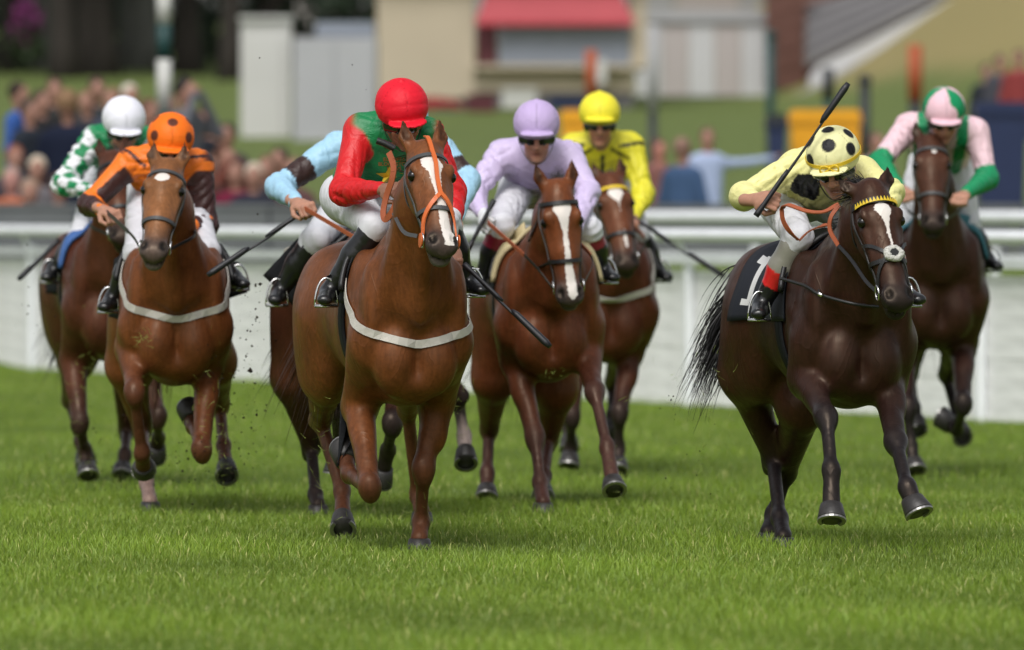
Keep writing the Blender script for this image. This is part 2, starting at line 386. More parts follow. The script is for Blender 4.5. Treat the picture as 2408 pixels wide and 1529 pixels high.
STONE2 = mat('pale_concrete', (.52, .52, .53), .8, .2, var=.06, vscale=.6); mat('step_grey', (.23, .225, .23), .85, .2, var=.12, vscale=1); BRICK = mat('brick_brown', (.15, .075, .06), .85, .2, var=.25, vscale=3); DSTEP = mat('dark_step_grey', (.13, .125, .13), .85, .2, var=.15, vscale=1)  # last one is plain darker grey, for alternate steps, plinth, footing and roof
PINKW = mat('pinkish_wall', (.43, .39, .38), .8, .2, var=.05, vscale=.5); GREEN_P = mat('dark_green_paint', (.012, .05, .05), .5, .4); ORANGE = mat('orange_post', (.36, .085, .035), .6, .3)
# striped course marker pole
e = thing('marker_pole', (386, 600, 91), 'tall pole banded white and dark green behind the spotted orange cap', 'pole')
for i, (y0, y1, m) in enumerate(((-160, -60, MW), (-60, -28, GREEN_P), (-28, 57, MW), (57, 140, GREEN_P), (140, 263, MW), (263, 400, GREEN_P), (400, 520, MW))):
    a, b = V(386, y0, 91), V(386, y1 - .6, 91); MB().tube([b, a], .078, 20).build('white_band' if m is MW else 'green_band', m, e, True)
# white cabin and grey box trailer
e = thing('portable_cabin', (624, 380, 140), 'tall white portable cabin left of the grey trailer', 'cabin')
part('wall', MW, e, rect(566, 48, 683, 372), 140, 1.2); part('roof', MW, e, rect(562, 38, 687, 47), 139.9, 1.4); part('door', MW, e, rect(585, 90, 662, 355), 139.96, .03); part('base', DARK_, e, rect(569, 373, 680, 384), 140.05, 1.1)
e = thing('box_trailer', (784, 470, 138), 'light grey box trailer between the white cabin and the cream kiosk', 'trailer')
part('body', MG, e, rect(690, 88, 884, 400), 138, 2.6); part('roof_box', NAVY if False else GLASS, e, rect(742, 52, 880, 86), 138.4, 1.6); part('side_panel', MG, e, rect(700, 100, 786, 388), 137.97, .02); part('side_panel', MG, e, rect(789, 100, 875, 388), 137.97, .02)
part('chassis', DARK_, e, rect(694, 401, 880, 416), 138.1, 2.4)
for wx in (740, 830):
    c = V(wx, 425, 138.2); MB().lathe(c, [(.12, -.1), (.22, -.1), (.23, -.06), (.23, .06), (.22, .1), (.12, .1)], 20, np.array([[1, 0, 0], [0, 0, 1], [0, 1, 0]])).build('wheel', DARK_, e, True)
# cream kiosk with a red awning over its hatch
e = thing('kiosk', (1190, 245, 160), 'cream kiosk with red awning above a wide grey hatch', 'kiosk')
part('wall', BEIGE, e, rect(886, -60, 1116, 232), 160, 4.0); part('wall', BEIGE, e, rect(1118, 160, 1492, 216), 160.05, 3.9); part('wall', BEIGE, e, rect(1118, -60, 1492, -30), 160.05, 3.9); part('wall', BEIGE, e, rect(1484, -29, 1520, 159), 160.05, 3.9)
part('hatch', GLASS, e, rect(1172, 52, 1482, 158), 160.06, .1); part('jamb', DKRED, e, rect(1120, 40, 1170, 158), 160.2, .5); part('counter', BEIGE, e, rect(1112, 152, 1486, 162), 159.7, .5); part('roof', STONE, e, rect(870, -75, 1530, -62), 159.6, 5.0)
aw = MB(); a0, a1, a2, a3 = V(1150, -35, 160), V(1450, -35, 160), V(1492, 50, 159.7), V(1118, 50, 159.7); th = np.array([0, .02, .05]); aw.add([a0, a1, a2, a3, a0 - th, a1 - th, a2 - th, a3 - th], [(0, 1, 2, 3), (7, 6, 5, 4), (0, 4, 5, 1), (1, 5, 6, 2), (2, 6, 7, 3), (3, 7, 4, 0)]); aw.build('awning', REDA, e)
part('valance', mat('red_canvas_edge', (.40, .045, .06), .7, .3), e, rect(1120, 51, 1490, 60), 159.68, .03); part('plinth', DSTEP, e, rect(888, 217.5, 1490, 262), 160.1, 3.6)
part('menu_board', MW, e, rect(1380, 140, 1424, 196), 159.5, .06)
e = thing('flower_planter', (990, 275, 158), 'long planter of red flowers at the foot of the cream kiosk', 'planter')
part('trough', DSTEP, e, rect(900, 256, 1085, 272), 158, .5)
def leaf_cloud(n, cen, rad, size, seed, shape='ball', flat=0.0):
    """n small leaf quads spread through a volume"""
    r = np.random.default_rng(seed); d = r.normal(size=(n, 3)); d /= np.linalg.norm(d, axis=1)[:, None]; R = r.uniform(.35, 1, n) ** .5
    if shape == 'box': p = r.uniform(-1, 1, (n, 3)) * rad + cen
    else: p = d * R[:, None] * np.asarray(rad) + cen
    a = r.normal(size=(n, 3)); a /= np.linalg.norm(a, axis=1)[:, None]; b = np.cross(a, r.normal(size=(n, 3))); b /= np.linalg.norm(b, axis=1)[:, None]
    s = size * r.uniform(.6, 1.4, (n, 1)); v = np.stack([p - a * s, p + b * s * .5, p + a * s, p - b * s * .5], 1).reshape(-1, 3)
    return v, np.arange(4 * n).reshape(-1, 4)
v, f = leaf_cloud(900, V(992, 250, 158.3), (.75, .3, .16), .06, 3); meshobj('flowers', v, f, mat('red_petals', (.42, .025, .03), .7), e, False)
v, f = leaf_cloud(500, V(992, 258, 158.3), (.75, .3, .1), .06, 4); meshobj('foliage', v, f, mat('planter_leaf', (.03, .07, .02), .7), e, False)
for i, (x0, x1, y0, y1, m, lb) in enumerate(((1095, 1165, 222, 262, DKRED, 'dark red crate by the kiosk plinth'), (1180, 1262, 208, 252, MW, 'pale cool box standing before the kiosk'), (1290, 1400, 226, 258, NAVY, 'dark navy bench seat in front of the kiosk'))):
    e = thing('crate' if i < 2 else 'bench', ((x0 + x1) / 2, y1, 157), lb, 'crate' if i < 2 else 'bench')
    part('body' if i < 2 else 'seat', m, e, rect(x0, y0 + 8, x1, y1), 157, .5); part('lid' if i < 2 else 'backrest', m, e, rect(x0 - 2, y0, x1 + 2, y0 + 7.5), 156.95, .6 if i < 2 else .1)
# pale terrace wall, brick pier and the stand's steps
e = thing('terrace_wall', (1660, 235, 168), 'long pale wall left of the brick pier', 'wall')
for i in range(5): part('panel', PINKW if i % 2 else STONE2, e, rect(1496 + 62 * i, 52, 1556 + 62 * i, 226), 168, .4)
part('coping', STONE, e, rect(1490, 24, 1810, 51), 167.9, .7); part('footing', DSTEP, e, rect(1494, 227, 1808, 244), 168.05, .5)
e = thing('brick_pier', (1853, 220, 167), 'brown brick pier at the foot of the stand steps', 'pier')
for i in range(24):
    for j in range(3): part('brick', BRICK, e, rect(1806 + j * 31 + (0 if i % 2 else -6), -60 + i * 11.2, 1836 + j * 31 + (0 if i % 2 else -6), -60.0 + i * 11.2 + 10.2), 167 + .01 * ((i * 7 + j * 3) % 4), .6)
part('mortar_core', DSTEP, e, rect(1803, -58, 1892, 206), 167.06, .5)
e = thing('stand_stairs', (2080, 120, 165), 'grey concrete stairs and pale parapet climbing to the upper right', 'stairs')
part('parapet', STONE2, e, [(1905, 180), (1930, 150), (2300, -35), (2372, -35), (2372, -25), (1905, 205)], 162, .5)
part('kerb', STONE, e, [(1860, 232), (1905, 206), (2385, -22), (2400, -10), (1862, 252)], 161.6, .4)
for i in range(9):
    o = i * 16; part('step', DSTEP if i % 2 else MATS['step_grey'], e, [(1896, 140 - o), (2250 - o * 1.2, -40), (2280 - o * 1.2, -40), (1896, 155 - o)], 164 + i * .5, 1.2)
part('side_wall', BRICK, e, rect(1894, -60, 2200, 190), 169, .5)
# grandstand far behind, closing the top of the view
e = thing('grandstand', (1250, 60, 240), 'blurred grey grandstand front behind the kiosk and terrace wall', 'building')
for i in range(11):
    part('wall_panel', STONE if i % 3 else PINKW, e, rect(690 + i * 150, -420, 836 + i * 150, 120), 240, 1.0); part('window', GLASS, e, rect(715 + i * 150, -140, 812 + i * 150, -40), 239.9, .15); part('window', GLASS, e, rect(715 + i * 150, -330, 812 + i * 150, -220), 239.9, .15)
part('roof', DSTEP, e, rect(650, -470, 2380, -421), 236, 8)
# poles, bollards, bins
def pole(x, y0, y1, w, d, m, name, label, cat, topm=None, split=None):
    e = thing(name, (x, y1, d), label, cat); r = w * d / FV / 2
    a, b = V(x, y1, d), V(x, y0, d)
    if topm: c = V(x, split, d); MB().tube([a, c], r, 14).build('lower_shaft', m, e, True); MB().tube([c + np.array([0, 0, .002]), b], r * 1.15, 14).build('upper_shaft', topm, e, True)
    else: MB().tube([a, b], r, 14).build('shaft', m, e, True); MB().lathe(b, [(r * 1.2, 0), (r * 1.25, .06), (r * .8, .12)], 14).build('finial', m, e, True)
    return e
pole(1535, 58, 470, 22, 118, DARK_, 'lamp_post', 'dark post with paler upper sleeve right of the yellow cap', 'post', STONE, 262)
pole(1390, 118, 420, 24, 122, DARK_, 'marker_post', 'orange topped post behind the lilac and yellow caps', 'post', ORANGE, 235)
pole(2152, 106, 430, 30, 120, DARK_, 'marker_post', 'orange topped post left of the pink and green cap', 'post', ORANGE, 238)
pole(1948, 160, 420, 24, 124, GREEN_P, 'bollard', 'dark bollard standing before the foot of the pale parapet', 'bollard', DARK_, 235)
pole(2034, 196, 440, 26, 116, DARK_, 'bollard', 'dark bollard between the yellow bin and the orange topped post', 'bollard')
pole(1812, 90, 430, 22, 126, GREEN_P, 'sign_post', 'thin dark green post in front of the brick pier', 'post')
def bin_(x0, y0, x1, y1, d, m, label, lidm):
    e = thing('wheelie_bin', ((x0 + x1) / 2, y1, d), label, 'bin'); h = (y1 - y0)
    mb = MB(); a = prism([(x0 + 4, y0 + 26), (x1 - 4, y0 + 26), (x1 - 12, y1 - 10), (x0 + 12, y1 - 10)], d, .6, mb); mb.build('body', m, e)
    part('lid', lidm, e, [(x0, y0 + 25), (x0 + 4, y0 + 4), (x0 + 10, y0), (x1 - 10, y0), (x1 - 4, y0 + 4), (x1, y0 + 25)], d - .04, .72); part('rim', m, e, rect(x0 + 1, y0 + 26, x1 - 1, y0 + 34), d - .03, .68)
    for wx in (x0 + 20, x1 - 20): MB().lathe(V(wx, y1 - 12, d + .5), [(.03, -.03), (.09, -.03), (.09, .03), (.03, .03)], 14, np.array([[1, 0, 0], [0, 0, 1], [0, 1, 0]])).build('wheel', DARK_, e, True)
bin_(1856, 258, 2026, 500, 108, YEL, 'bright yellow bin behind the raised whip', YEL)
bin_(1800, 268, 1854, 500, 107, NAVY, 'dark bin close to the left side of the yellow bin', DARK_)
bin_(2292, 240, 2420, 500, 106, NAVY, 'large navy bin at the right edge behind the pink sleeve', NAVY)
bin_(1316, 258, 1400, 480, 112, YEL, 'yellow bin mostly hidden behind the lilac and yellow caps', YEL)
# wood beyond the lawn on the left
BARK = mat('bark', (.035, .030, .026), .9, .2, var=.3, vscale=4, bump=.6, bscale=12, stretch=(1, 1, .2)); PALEB = mat('pale_bark', (.11, .11, .10), .9, .2, var=.3, vscale=3, bump=.5, bscale=10, stretch=(1, 1, .2))
LEAF = mat('tree_leaf', (.035, .06, .022), .6, .3, var=.5, vscale=1.5); LEAF2 = mat('tree_leaf_dark', (.02, .036, .018), .6, .3, var=.5, vscale=1.5)
def tree(xv, d, r, hgt, m, label, seed):
    x = (xv - CX) * d / FV; z0 = float(tz(x, d)); e = empty('tree', (x, d, z0), label, 'tree', 'trees beyond the lawn'); rr = random.Random(seed)
    mb = MB(); lean = rr.uniform(-.05, .05); pts = [(x + lean * t * hgt, d + .02 * t * hgt, z0 - .3 + t * hgt) for t in np.linspace(0, .75, 8)]
    mb.tube(pts, [r * (1.35 if i == 0 else 1.08 - .085 * i) for i in range(8)], 12)
    for k in range(5):
        b0 = np.array(pts[4 + k % 4]); a = rr.uniform(0, 6.28); mb.tube([b0, b0 + np.array([math.cos(a) * .9, math.sin(a) * .9, .8]), b0 + np.array([math.cos(a) * 2.2, math.sin(a) * 2.2, 1.9])], [r * .45, r * .3, r * .12], 7)
    mb.build('trunk', m, e, True)
    v, f = leaf_cloud(1600, np.array([x, d, z0 + hgt * .78]), (2.6, 2.6, hgt * .30), .22, seed); meshobj('crown', v, f, LEAF, e, False)
for i, (xv, d, r, m, lb) in enumerate(((28, 192, .26, BARK, 'thin dark tree at the far left edge of the wood'), (150, 186, .27, BARK, 'dark straight tree trunk left of the pale one in the wood'), (98, 194, .6, PALEB, 'broad pale tree trunk in the wood at upper left'), (232, 188, .44, BARK, 'broad dark tree trunk left of the striped pole'),
        (330, 195, .5, PALEB, 'greyish tree trunk deep in the wood just left of the striped pole'), (444, 190, .3, BARK, 'dark tree trunk just right of the striped pole'), (536, 184, .23, BARK, 'dark slim tree trunk beside the white cabin'), (640, 200, .4, BARK, 'tree rising behind the white portable cabin'), (-60, 190, .4, BARK, 'tree just outside the left edge of the wood'))): tree(xv, d, r, 9.5, m, lb, 40 + i)
v1, f1 = leaf_cloud(12000, np.array([-9.5, 203, 6.6]), (8.5, 4, 2.6), .20, 77, 'box'); meshobj('woodland', v1, f1, LEAF2, None, False); tag(bpy.data.objects['woodland'], 'dark green woodland undergrowth filling the view behind the trunks', 'woodland', kind='stuff')
v2, f2 = leaf_cloud(160, V(62, 62, 188), (.35, .3, .6), .12, 78); e = thing('shrub', (62, 150, 188), 'magenta flowering shrub among the trunks at upper left', 'shrub'); meshobj('flowers', v2, f2, mat('magenta_petals', (.22, .03, .16), .7), e, False); v2, f2 = leaf_cloud(200, V(62, 110, 188), (.4, .3, .5), .12, 79); meshobj('foliage', v2, f2, LEAF, e, False)

# ---- spectators
SPSKIN = mat('spectator_skin', rough=.55, spec=.3, attr='Col'); CLOTH = mat('cloth', rough=.85, spec=.2, attr='Col', var=.12, vscale=12, bump=.3, bscale=25); HAIRM = mat('spectator_hair', rough=.7, spec=.3, attr='Col', var=.2, vscale=60)
def spectator(xv, yv, d, jk, hair, label, tr=(.03, .03, .035), face=0.0, arms='down', skinc=(.33, .175, .13), sc=1.0, hat=None):
    """xv, yv = middle of the head in the photo; stands on the slope"""
    hc = V(xv, yv, d); z0 = float(tz(hc[0], d)); loc = np.array([hc[0], d, min(z0, hc[2] - 1.3)]); e = empty('person', loc, label, 'spectator', 'spectators behind the rail')
    F = np.array([math.sin(face), -math.cos(face), 0]); S = np.array([math.cos(face), math.sin(face), 0]); u = np.array([0, 0, 1.]); R = np.array([S, F, u])
    H = hc[2] - loc[2]; ft = loc
    sk = skinc; v = .02
    P = [Ell(hc, np.array((.078, .098, .115)) * sc, R, .02, sk), Ell(hc + F * .03 - u * .07, np.array((.058, .06, .06)) * sc, R, .03, sk), Loft(hc + F * .085 + u * .01, hc + F * .105 - u * .035, .012, .016, S, .01, sk), Loft(hc - u * .1, hc - u * .22, .055, .06, S, .03, sk)]
    sh = hc - u * .27 * sc; hip = hc - u * .80 * sc; A = []; hands = []
    for s in (-1, 1):
        so = sh + S * .18 * s * sc - u * .02
        if arms == 'out' and s == 1: el = so + S * .30 + u * .02; ha = el + S * .30 + u * .05
        elif arms == 'up' : el = so + S * .12 * s + F * .2 - u * .1; ha = hc + F * .16 + S * .06 * s - u * .04
        elif arms == 'fold': el = so + S * .08 * s - u * .27; ha = so + F * .25 - u * .28 - S * .12 * s
        else: el = so + S * .07 * s - u * .28; ha = el + F * .10 - u * .24
        A += [Loft(so, el, .065 * sc, .05 * sc, S, .04, jk), Loft(el, ha, .05 * sc, .038 * sc, S, .03, jk)]
        hd = nrm(ha - el); P += [Ell(ha + hd * .06, (.03, .03, .05), np.array([nrm(np.cross(hd, [.1, .2, 1])), nrm(np.cross(hd, np.cross(hd, [.1, .2, 1]))), hd]), .02, sk)]
    P += [Loft(sh + u * .06, hip, (.10, .07), (.09, .07), S, .04, sk)]
    for s in (-1, 1): P += [Loft(hip + S * .08 * s, ft + S * .1 * s + u * .08, .06, .04, S, .03, sk), Loft(ft + S * .1 * s + u * .05, ft + S * .1 * s + F * .14 + u * .04, .045, .04, S, .03, (.02, .015, .012))]
    vv, q, c = skin(P, .022, 1, .015); meshobj('body', vv, q, SPSKIN, e, True, c)
    T = [Loft(sh, hip - u * .06, (.19 * sc, .12 * sc), (.17 * sc, .125 * sc), S, .06, jk), Loft(sh + u * .02 - S * .14 * sc, sh + u * .02 + S * .14 * sc, .075 * sc, .075 * sc, F, .05, jk)] + A
    vv, q, c = skin(T, .031, 1, .015); meshobj('jacket', vv, q, CLOTH, e, True, c)
    T = [Ell(hip - u * .02, (.165 * sc, .125 * sc, .13), R, .05, tr)]
    for s in (-1, 1): T.append(Loft(hip + S * .08 * s, ft + S * .1 * s + u * .10, .088 * sc, .065 * sc, S, .03, tr))
    vv, q, c = skin(T, .036, 1, .015); meshobj('trousers', vv, q, CLOTH, e, True, c)
    T = [Ell(hc + u * .035 - F * .022, np.array((.088, .098, .10)) * sc, R, .02, hair), Ell(hc + F * .11 - u * .03, (.09, .085, .10), R, .02, hair, True)]
    vv, q, c = skin(T, .02, 1, .015); meshobj('hair', vv, q, HAIRM, e, True, c)
    if hat: mb = MB(); mb.lathe(hc + u * .07, [(.16, 0), (.16, .008), (.10, .012), (.09, .09), (.05, .11)], 18, np.array([S, F, u])); mb.build('hat', mat('hat_' + label[:12], hat, .8, .2), e, True)
SP = [(45, 222, 101, (.035, .09, .30), (.03, .018, .012), 'man in bright blue jacket at the far left edge of the crowd', dict(face=1.2)),
 (98, 240, 103, (.02, .02, .022), (.05, .03, .02), 'dark haired man behind the navy suited man', dict(face=.6)), (160, 246, 98.5, (.007, .011, .028), (.22, .13, .07), 'broad man in navy suit seen from behind', dict(face=2.9, sc=1.22)),
 (205, 240, 102, (.03, .03, .035), (.16, .09, .05), 'sandy haired man in dark suit right of the navy suited man', dict(face=-.4)), (228, 212, 104, (.035, .04, .045), (.08, .05, .035), 'tall man in charcoal jacket above the white capped jockey', dict(face=.3)),
 (306, 226, 103, (.05, .05, .055), (.52, .47, .40), 'white haired man above the white cap', dict(face=.5)), (352, 262, 101, (.10, .05, .045), (.13, .06, .04), 'ruddy faced person close to the left of the striped pole', dict(face=.9)),
 (436, 214, 99, (.115, .12, .14), (.02, .016, .014), 'man in grey shirt with hands raised to his face right of the striped pole', dict(face=1.0, arms='up', sc=1.08)), (500, 330, 103, (.014, .017, .024), (.02, .018, .016), 'person in black coat left of the white cabin', dict(face=.3)),
 (36, 372, 96, (.06, .05, .06), (.20, .07, .04), 'red haired person low at the left edge', dict(face=.2)), (88, 398, 95.4, (.13, .12, .13), (.60, .52, .40), 'pale blond haired person in the front row at left', dict()),
 (28, 424, 94.4, (.35, .10, .04), (.34, .25, .22), 'person in orange top in the front row at left', dict(skinc=(.42, .21, .18))), (140, 440, 94.6, (.03, .04, .08), (.10, .06, .04), 'person in dark blue beneath the checked sleeve', dict(face=.4)), (530, 372, 96, (.16, .05, .035), (.12, .05, .03), 'tanned person leaning right of the spotted orange cap', dict(face=.6, arms='up')),
 (556, 408, 95, (.14, .012, .035), (.10, .05, .035), 'person in maroon jacket between the orange and light blue jockeys', dict(face=-.3)), (597, 414, 94.6, (.02, .022, .035), (.55, .47, .38), 'pale haired woman in navy jacket beside the maroon jacket', dict()),
 (656, 378, 96, (.14, .07, .06), (.05, .03, .025), 'dark haired person left of the light blue sleeve', dict(face=-.4)), (1550, 352, 97, (.20, .09, .08), (.10, .05, .04), 'person in dusty brown just right of the yellow jacket', dict(face=.4, skinc=(.40, .17, .13))),
 (1606, 352, 95, (.045, .085, .17), (.24, .14, .11), 'man in blue shirt seen from behind, right of the yellow jacket', dict(face=2.6, arms='fold', sc=1.1)), (1664, 326, 98, (.36, .43, .62), (.14, .08, .06), 'person in pale blue shirt stretching one arm to the right', dict(face=2.4, arms='outl')),
 (2062, 336, 100, (.30, .22, .22), (.14, .08, .06), 'person in dusty pink between the spotted cap and pink sleeve', dict(face=.5)), (2352, 148, 124, (.06, .06, .075), (.05, .03, .03), 'person in grey jacket at upper right', dict(face=.4)), (2396, 138, 122, (.22, .04, .04), (.06, .03, .03), 'person in red top at the upper right corner', dict(face=-.3)), (2320, 170, 126, (.018, .022, .028), (.03, .02, .02), 'person in black coat at upper right', dict(face=.2))]
SP += [(70, 262, 100, (.02, .025, .035), (.06, .04, .03), 'man in dark jacket close behind the bright blue jacket', dict(face=.9)), (128, 214, 104, (.03, .03, .03), (.10, .06, .04), 'brown haired man at the back of the crowd above the navy suit', dict(face=.2)),
 (264, 236, 100, (.05, .06, .09), (.20, .12, .07), 'person in slate jacket directly left of the white haired man', dict(face=-.5)), (284, 276, 98.5, (.09, .02, .03), (.04, .03, .02), 'person in wine red behind the white cap', dict(face=.3)),
 (398, 250, 101, (.03, .035, .03), (.12, .08, .05), 'person in dark green partly hidden by the striped pole', dict(face=.5)), (470, 286, 102, (.02, .022, .03), (.07, .045, .03), 'person in dark coat behind the grey shirted man', dict(face=.4)),
 (534, 318, 101, (.05, .04, .045), (.03, .025, .02), 'dark haired person in brown coat beside the white cabin', dict(face=-.3)), (186, 330, 97, (.025, .03, .045), (.08, .05, .04), 'person in dark blue behind the checked sleeve', dict(face=.6)),
 (628, 396, 95.6, (.035, .03, .035), (.14, .08, .05), 'brown haired person in black right of the pale haired woman', dict(face=-.2)), (490, 392, 95.2, (.07, .03, .025), (.05, .03, .02), 'person in rust brown right of the brown sleeve', dict(face=.3)),
 (690, 402, 95, (.10, .05, .05), (.20, .12, .08), 'person in dusty red just left of the light blue sleeve', dict(face=-.5)), (70, 452, 93.8, (.03, .035, .06), (.30, .22, .16), 'fair haired person in navy at the front left', dict(face=.1))]
for (xv, yv, d, jk, hr, lb, kw) in SP:
    if kw.get('arms') == 'outl':
        kw = dict(kw); kw['arms'] = 'out'; kw['face'] = 0.15
    if xv < 700: d = d - 8.0 if d > 97.5 else d - 5.6; kw = dict(kw); kw['sc'] = kw.get('sc', 1.0) * 1.14
    spectator(xv, yv, d, jk, hr, lb, **kw)

# ---- turf blades on the part of the course the camera sees sharply
def blades(name, y0, y1, dens, hgt, seed, label, m):
    r = np.random.default_rng(seed); W = lambda y: 1.35 * 1204 * y / FV + .3
    n = int(dens * (y1 - y0) * 2 * W((y0 + y1) / 2)); y = r.uniform(y0, y1, n); x = r.uniform(-1, 1, n) * (1.12 * 1204 * y / FV + .4)
    pat = .5 + .25 * np.sin(x * 2.1 + 1.3 * np.sin(y * .9)) + .25 * np.sin(y * 1.7 + x * .8 + 2 * np.sin(x * .7))
    h = hgt * r.uniform(.45, 1.25, n) * (.75 + .5 * pat); w = r.uniform(.0012, .0027, n); a = r.uniform(0, 6.283, n); ln = r.normal(0, .35, n); ln2 = r.normal(0, .3, n)
    dx, dy = np.cos(a) * w, np.sin(a) * w * .5; b = np.stack([x, y, np.full(n, -.004)], 1)
    tip = b + np.stack([ln * h, ln2 * h, h], 1); mid = b + np.stack([ln * h * .3, ln2 * h * .3, h * .58], 1); o = np.stack([dx, dy, np.zeros(n)], 1)
    v = np.stack([b, mid + o, tip, mid - o], 1).reshape(-1, 3); q = np.arange(n)[:, None] * 4 + np.array([[0, 1, 2, 3]])
    me = bpy.data.meshes.new(name); me.vertices.add(len(v)); me.vertices.foreach_set('co', v.astype(np.float32).ravel())
    me.loops.add(4 * n); me.loops.foreach_set('vertex_index', q.ravel().astype(np.int32)); me.polygons.add(n)
    me.polygons.foreach_set('loop_start', (np.arange(n) * 4).astype(np.int32)); me.polygons.foreach_set('loop_total', np.full(n, 4).astype(np.int32)); me.update(calc_edges=True)
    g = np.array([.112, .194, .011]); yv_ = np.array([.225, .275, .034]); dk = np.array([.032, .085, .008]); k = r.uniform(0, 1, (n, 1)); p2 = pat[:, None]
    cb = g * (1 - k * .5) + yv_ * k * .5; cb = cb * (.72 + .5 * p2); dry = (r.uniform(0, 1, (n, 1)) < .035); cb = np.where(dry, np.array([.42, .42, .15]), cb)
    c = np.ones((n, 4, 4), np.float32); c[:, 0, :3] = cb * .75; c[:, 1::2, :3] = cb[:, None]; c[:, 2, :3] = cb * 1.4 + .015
    at = me.color_attributes.new('Col', 'FLOAT_COLOR', 'POINT'); at.data.foreach_set('color', c.reshape(-1, 4).ravel()); me.materials.append(m)
    o_ = bpy.data.objects.new(name, me); col.objects.link(o_); return tag(o_, label, 'grass', kind='stuff')
GRASS = mat('grass_blade', rough=.5, spec=.35, attr='Col')
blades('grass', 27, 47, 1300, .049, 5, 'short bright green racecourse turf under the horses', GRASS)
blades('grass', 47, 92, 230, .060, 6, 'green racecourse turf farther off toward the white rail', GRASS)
# ------------------------------------------------------------------ racehorses
def coat_mat(mark):
    """short glossy coat; mark = [(t, centre, half width)] is the white marking down the face"""
    m = bpy.data.materials.new('coat'); m.use_nodes = True; nt = m.node_tree; N = nt.nodes; lk = nt.links.new
    b = N['Principled BSDF']; b.inputs['Specular IOR Level'].default_value = .34; b.inputs['Specular Tint'].default_value = (1, .80, .62, 1)
    tc = N.new('ShaderNodeTexCoord')
    def noise(sc, det=4, vec=None):
        n = N.new('ShaderNodeTexNoise'); n.inputs['Scale'].default_value = sc; n.inputs['Detail'].default_value = det
        lk(vec or tc.outputs['Object'], n.inputs['Vector']); return n.outputs[0]
    def mapr(x, a, b_, c, d):
        r = N.new('ShaderNodeMapRange'); r.interpolation_type = 'SMOOTHSTEP'
        for i, v in enumerate((a, b_, c, d)): r.inputs[i + 1].default_value = v
        lk(x, r.inputs[0]); return r.outputs[0]
    def math_(op, x, y):
        q = N.new('ShaderNodeMath'); q.operation = op
        for i, v in enumerate((x, y)):
            if isinstance(v, (int, float)): q.inputs[i].default_value = v
            elif v is not None: lk(v, q.inputs[i])
        return q.outputs[0]
    a = N.new('ShaderNodeAttribute'); a.attribute_name = 'Col'
    mx = N.new('ShaderNodeMix'); mx.data_type = 'RGBA'; mx.blend_type = 'MULTIPLY'; mx.inputs[0].default_value = 1
    lk(a.outputs['Color'], mx.inputs[6])
    v1 = math_('MULTIPLY', mapr(noise(6), .3, .7, .8, 1.2), mapr(noise(70, 6), .3, .7, .90, 1.10))
    mps = N.new('ShaderNodeMapping'); mps.inputs['Scale'].default_value = (60, 60, 9); lk(tc.outputs['Object'], mps.inputs[0])
    v1 = math_('MULTIPLY', v1, mapr(noise(1.0, 4, mps.outputs[0]), .3, .7, .88, 1.12)); lk(v1, mx.inputs[7]); csock = mx.outputs[2]  # stretched noise streaks the colour, painting in a sheen along the hair
    if mark:
        fa = N.new('ShaderNodeAttribute'); fa.attribute_name = 'Face'
        sp = N.new('ShaderNodeSeparateXYZ'); lk(fa.outputs['Vector'], sp.inputs[0])
        tt = math_('DIVIDE', sp.outputs[0], .7)
        def curve(vals, k, off):
            c = N.new('ShaderNodeFloatCurve'); cv = c.mapping.curves[0]
            pts = [(t / .7, v * k + off) for t, v in vals]
            cv.points[0].location = (0, pts[0][1]); cv.points[1].location = (1, pts[-1][1])
            for p in pts: cv.points.new(*p)
            for p in cv.points: p.handle_type = 'VECTOR'
            c.mapping.update(); lk(tt, c.inputs['Value']); return c.outputs[0]
        cen = curve([(t, c) for t, c, w in mark], 4.0, .5); wid = curve([(mark[0][0] - .002, -.03)] + [(t, w) for t, c, w in mark] + [(mark[-1][0] + .004, -.04)], 4.0, .5)
        ds = math_('ABSOLUTE', math_('SUBTRACT', sp.outputs[1], math_('DIVIDE', math_('SUBTRACT', cen, .5), 4.0)), 0)
        wv = math_('DIVIDE', math_('SUBTRACT', wid, .5), 4.0)
        rag = math_('MULTIPLY', math_('SUBTRACT', noise(70, 6), .5), .022)
        g = mapr(math_('ADD', math_('SUBTRACT', wv, ds), rag), -.003, .004, 0, 1)
        g = math_('MULTIPLY', g, mapr(sp.outputs[2], -.03, -.01, 0, 1))
        m2 = N.new('ShaderNodeMix'); m2.data_type = 'RGBA'; lk(g, m2.inputs[0]); lk(csock, m2.inputs[6]); m2.inputs[7].default_value = (.72, .67, .63, 1); csock = m2.outputs[2]
    lk(csock, b.inputs['Base Color'])
    lk(mapr(noise(9), .3, .7, .34, .54), b.inputs['Roughness'])
    bp = N.new('ShaderNodeBump'); bp.inputs['Strength'].default_value = .5; bp.inputs['Distance'].default_value = .012
    mpv = N.new('ShaderNodeMapping'); mpv.inputs['Scale'].default_value = (1.4, 1.4, .55); lk(tc.outputs['Object'], mpv.inputs[0])
    nv = N.new('ShaderNodeTexNoise'); nv.inputs['Scale'].default_value = 6.5; nv.inputs['Detail'].default_value = 1.5; nv.inputs['Distortion'].default_value = .6; lk(mpv.outputs[0], nv.inputs['Vector'])
    vein = mapr(math_('ABSOLUTE', math_('SUBTRACT', nv.outputs[0], .5), 0), 0, .035, .12, 0)
    hgt = math_('ADD', math_('ADD', math_('MULTIPLY', noise(8, 2), 1.0), math_('MULTIPLY', noise(1.0, 3, mps.outputs[0]), .16)), vein); lk(hgt, bp.inputs['Height'])
    lk(bp.outputs[0], b.inputs['Normal'])
    return m
LEATHER = mat('black_leather', (.012, .012, .013), .45, .5, bump=.1, bscale=200)
TAN = mat('orange_rubber', (.36, .09, .035), .5, .5, bump=.1, bscale=300)
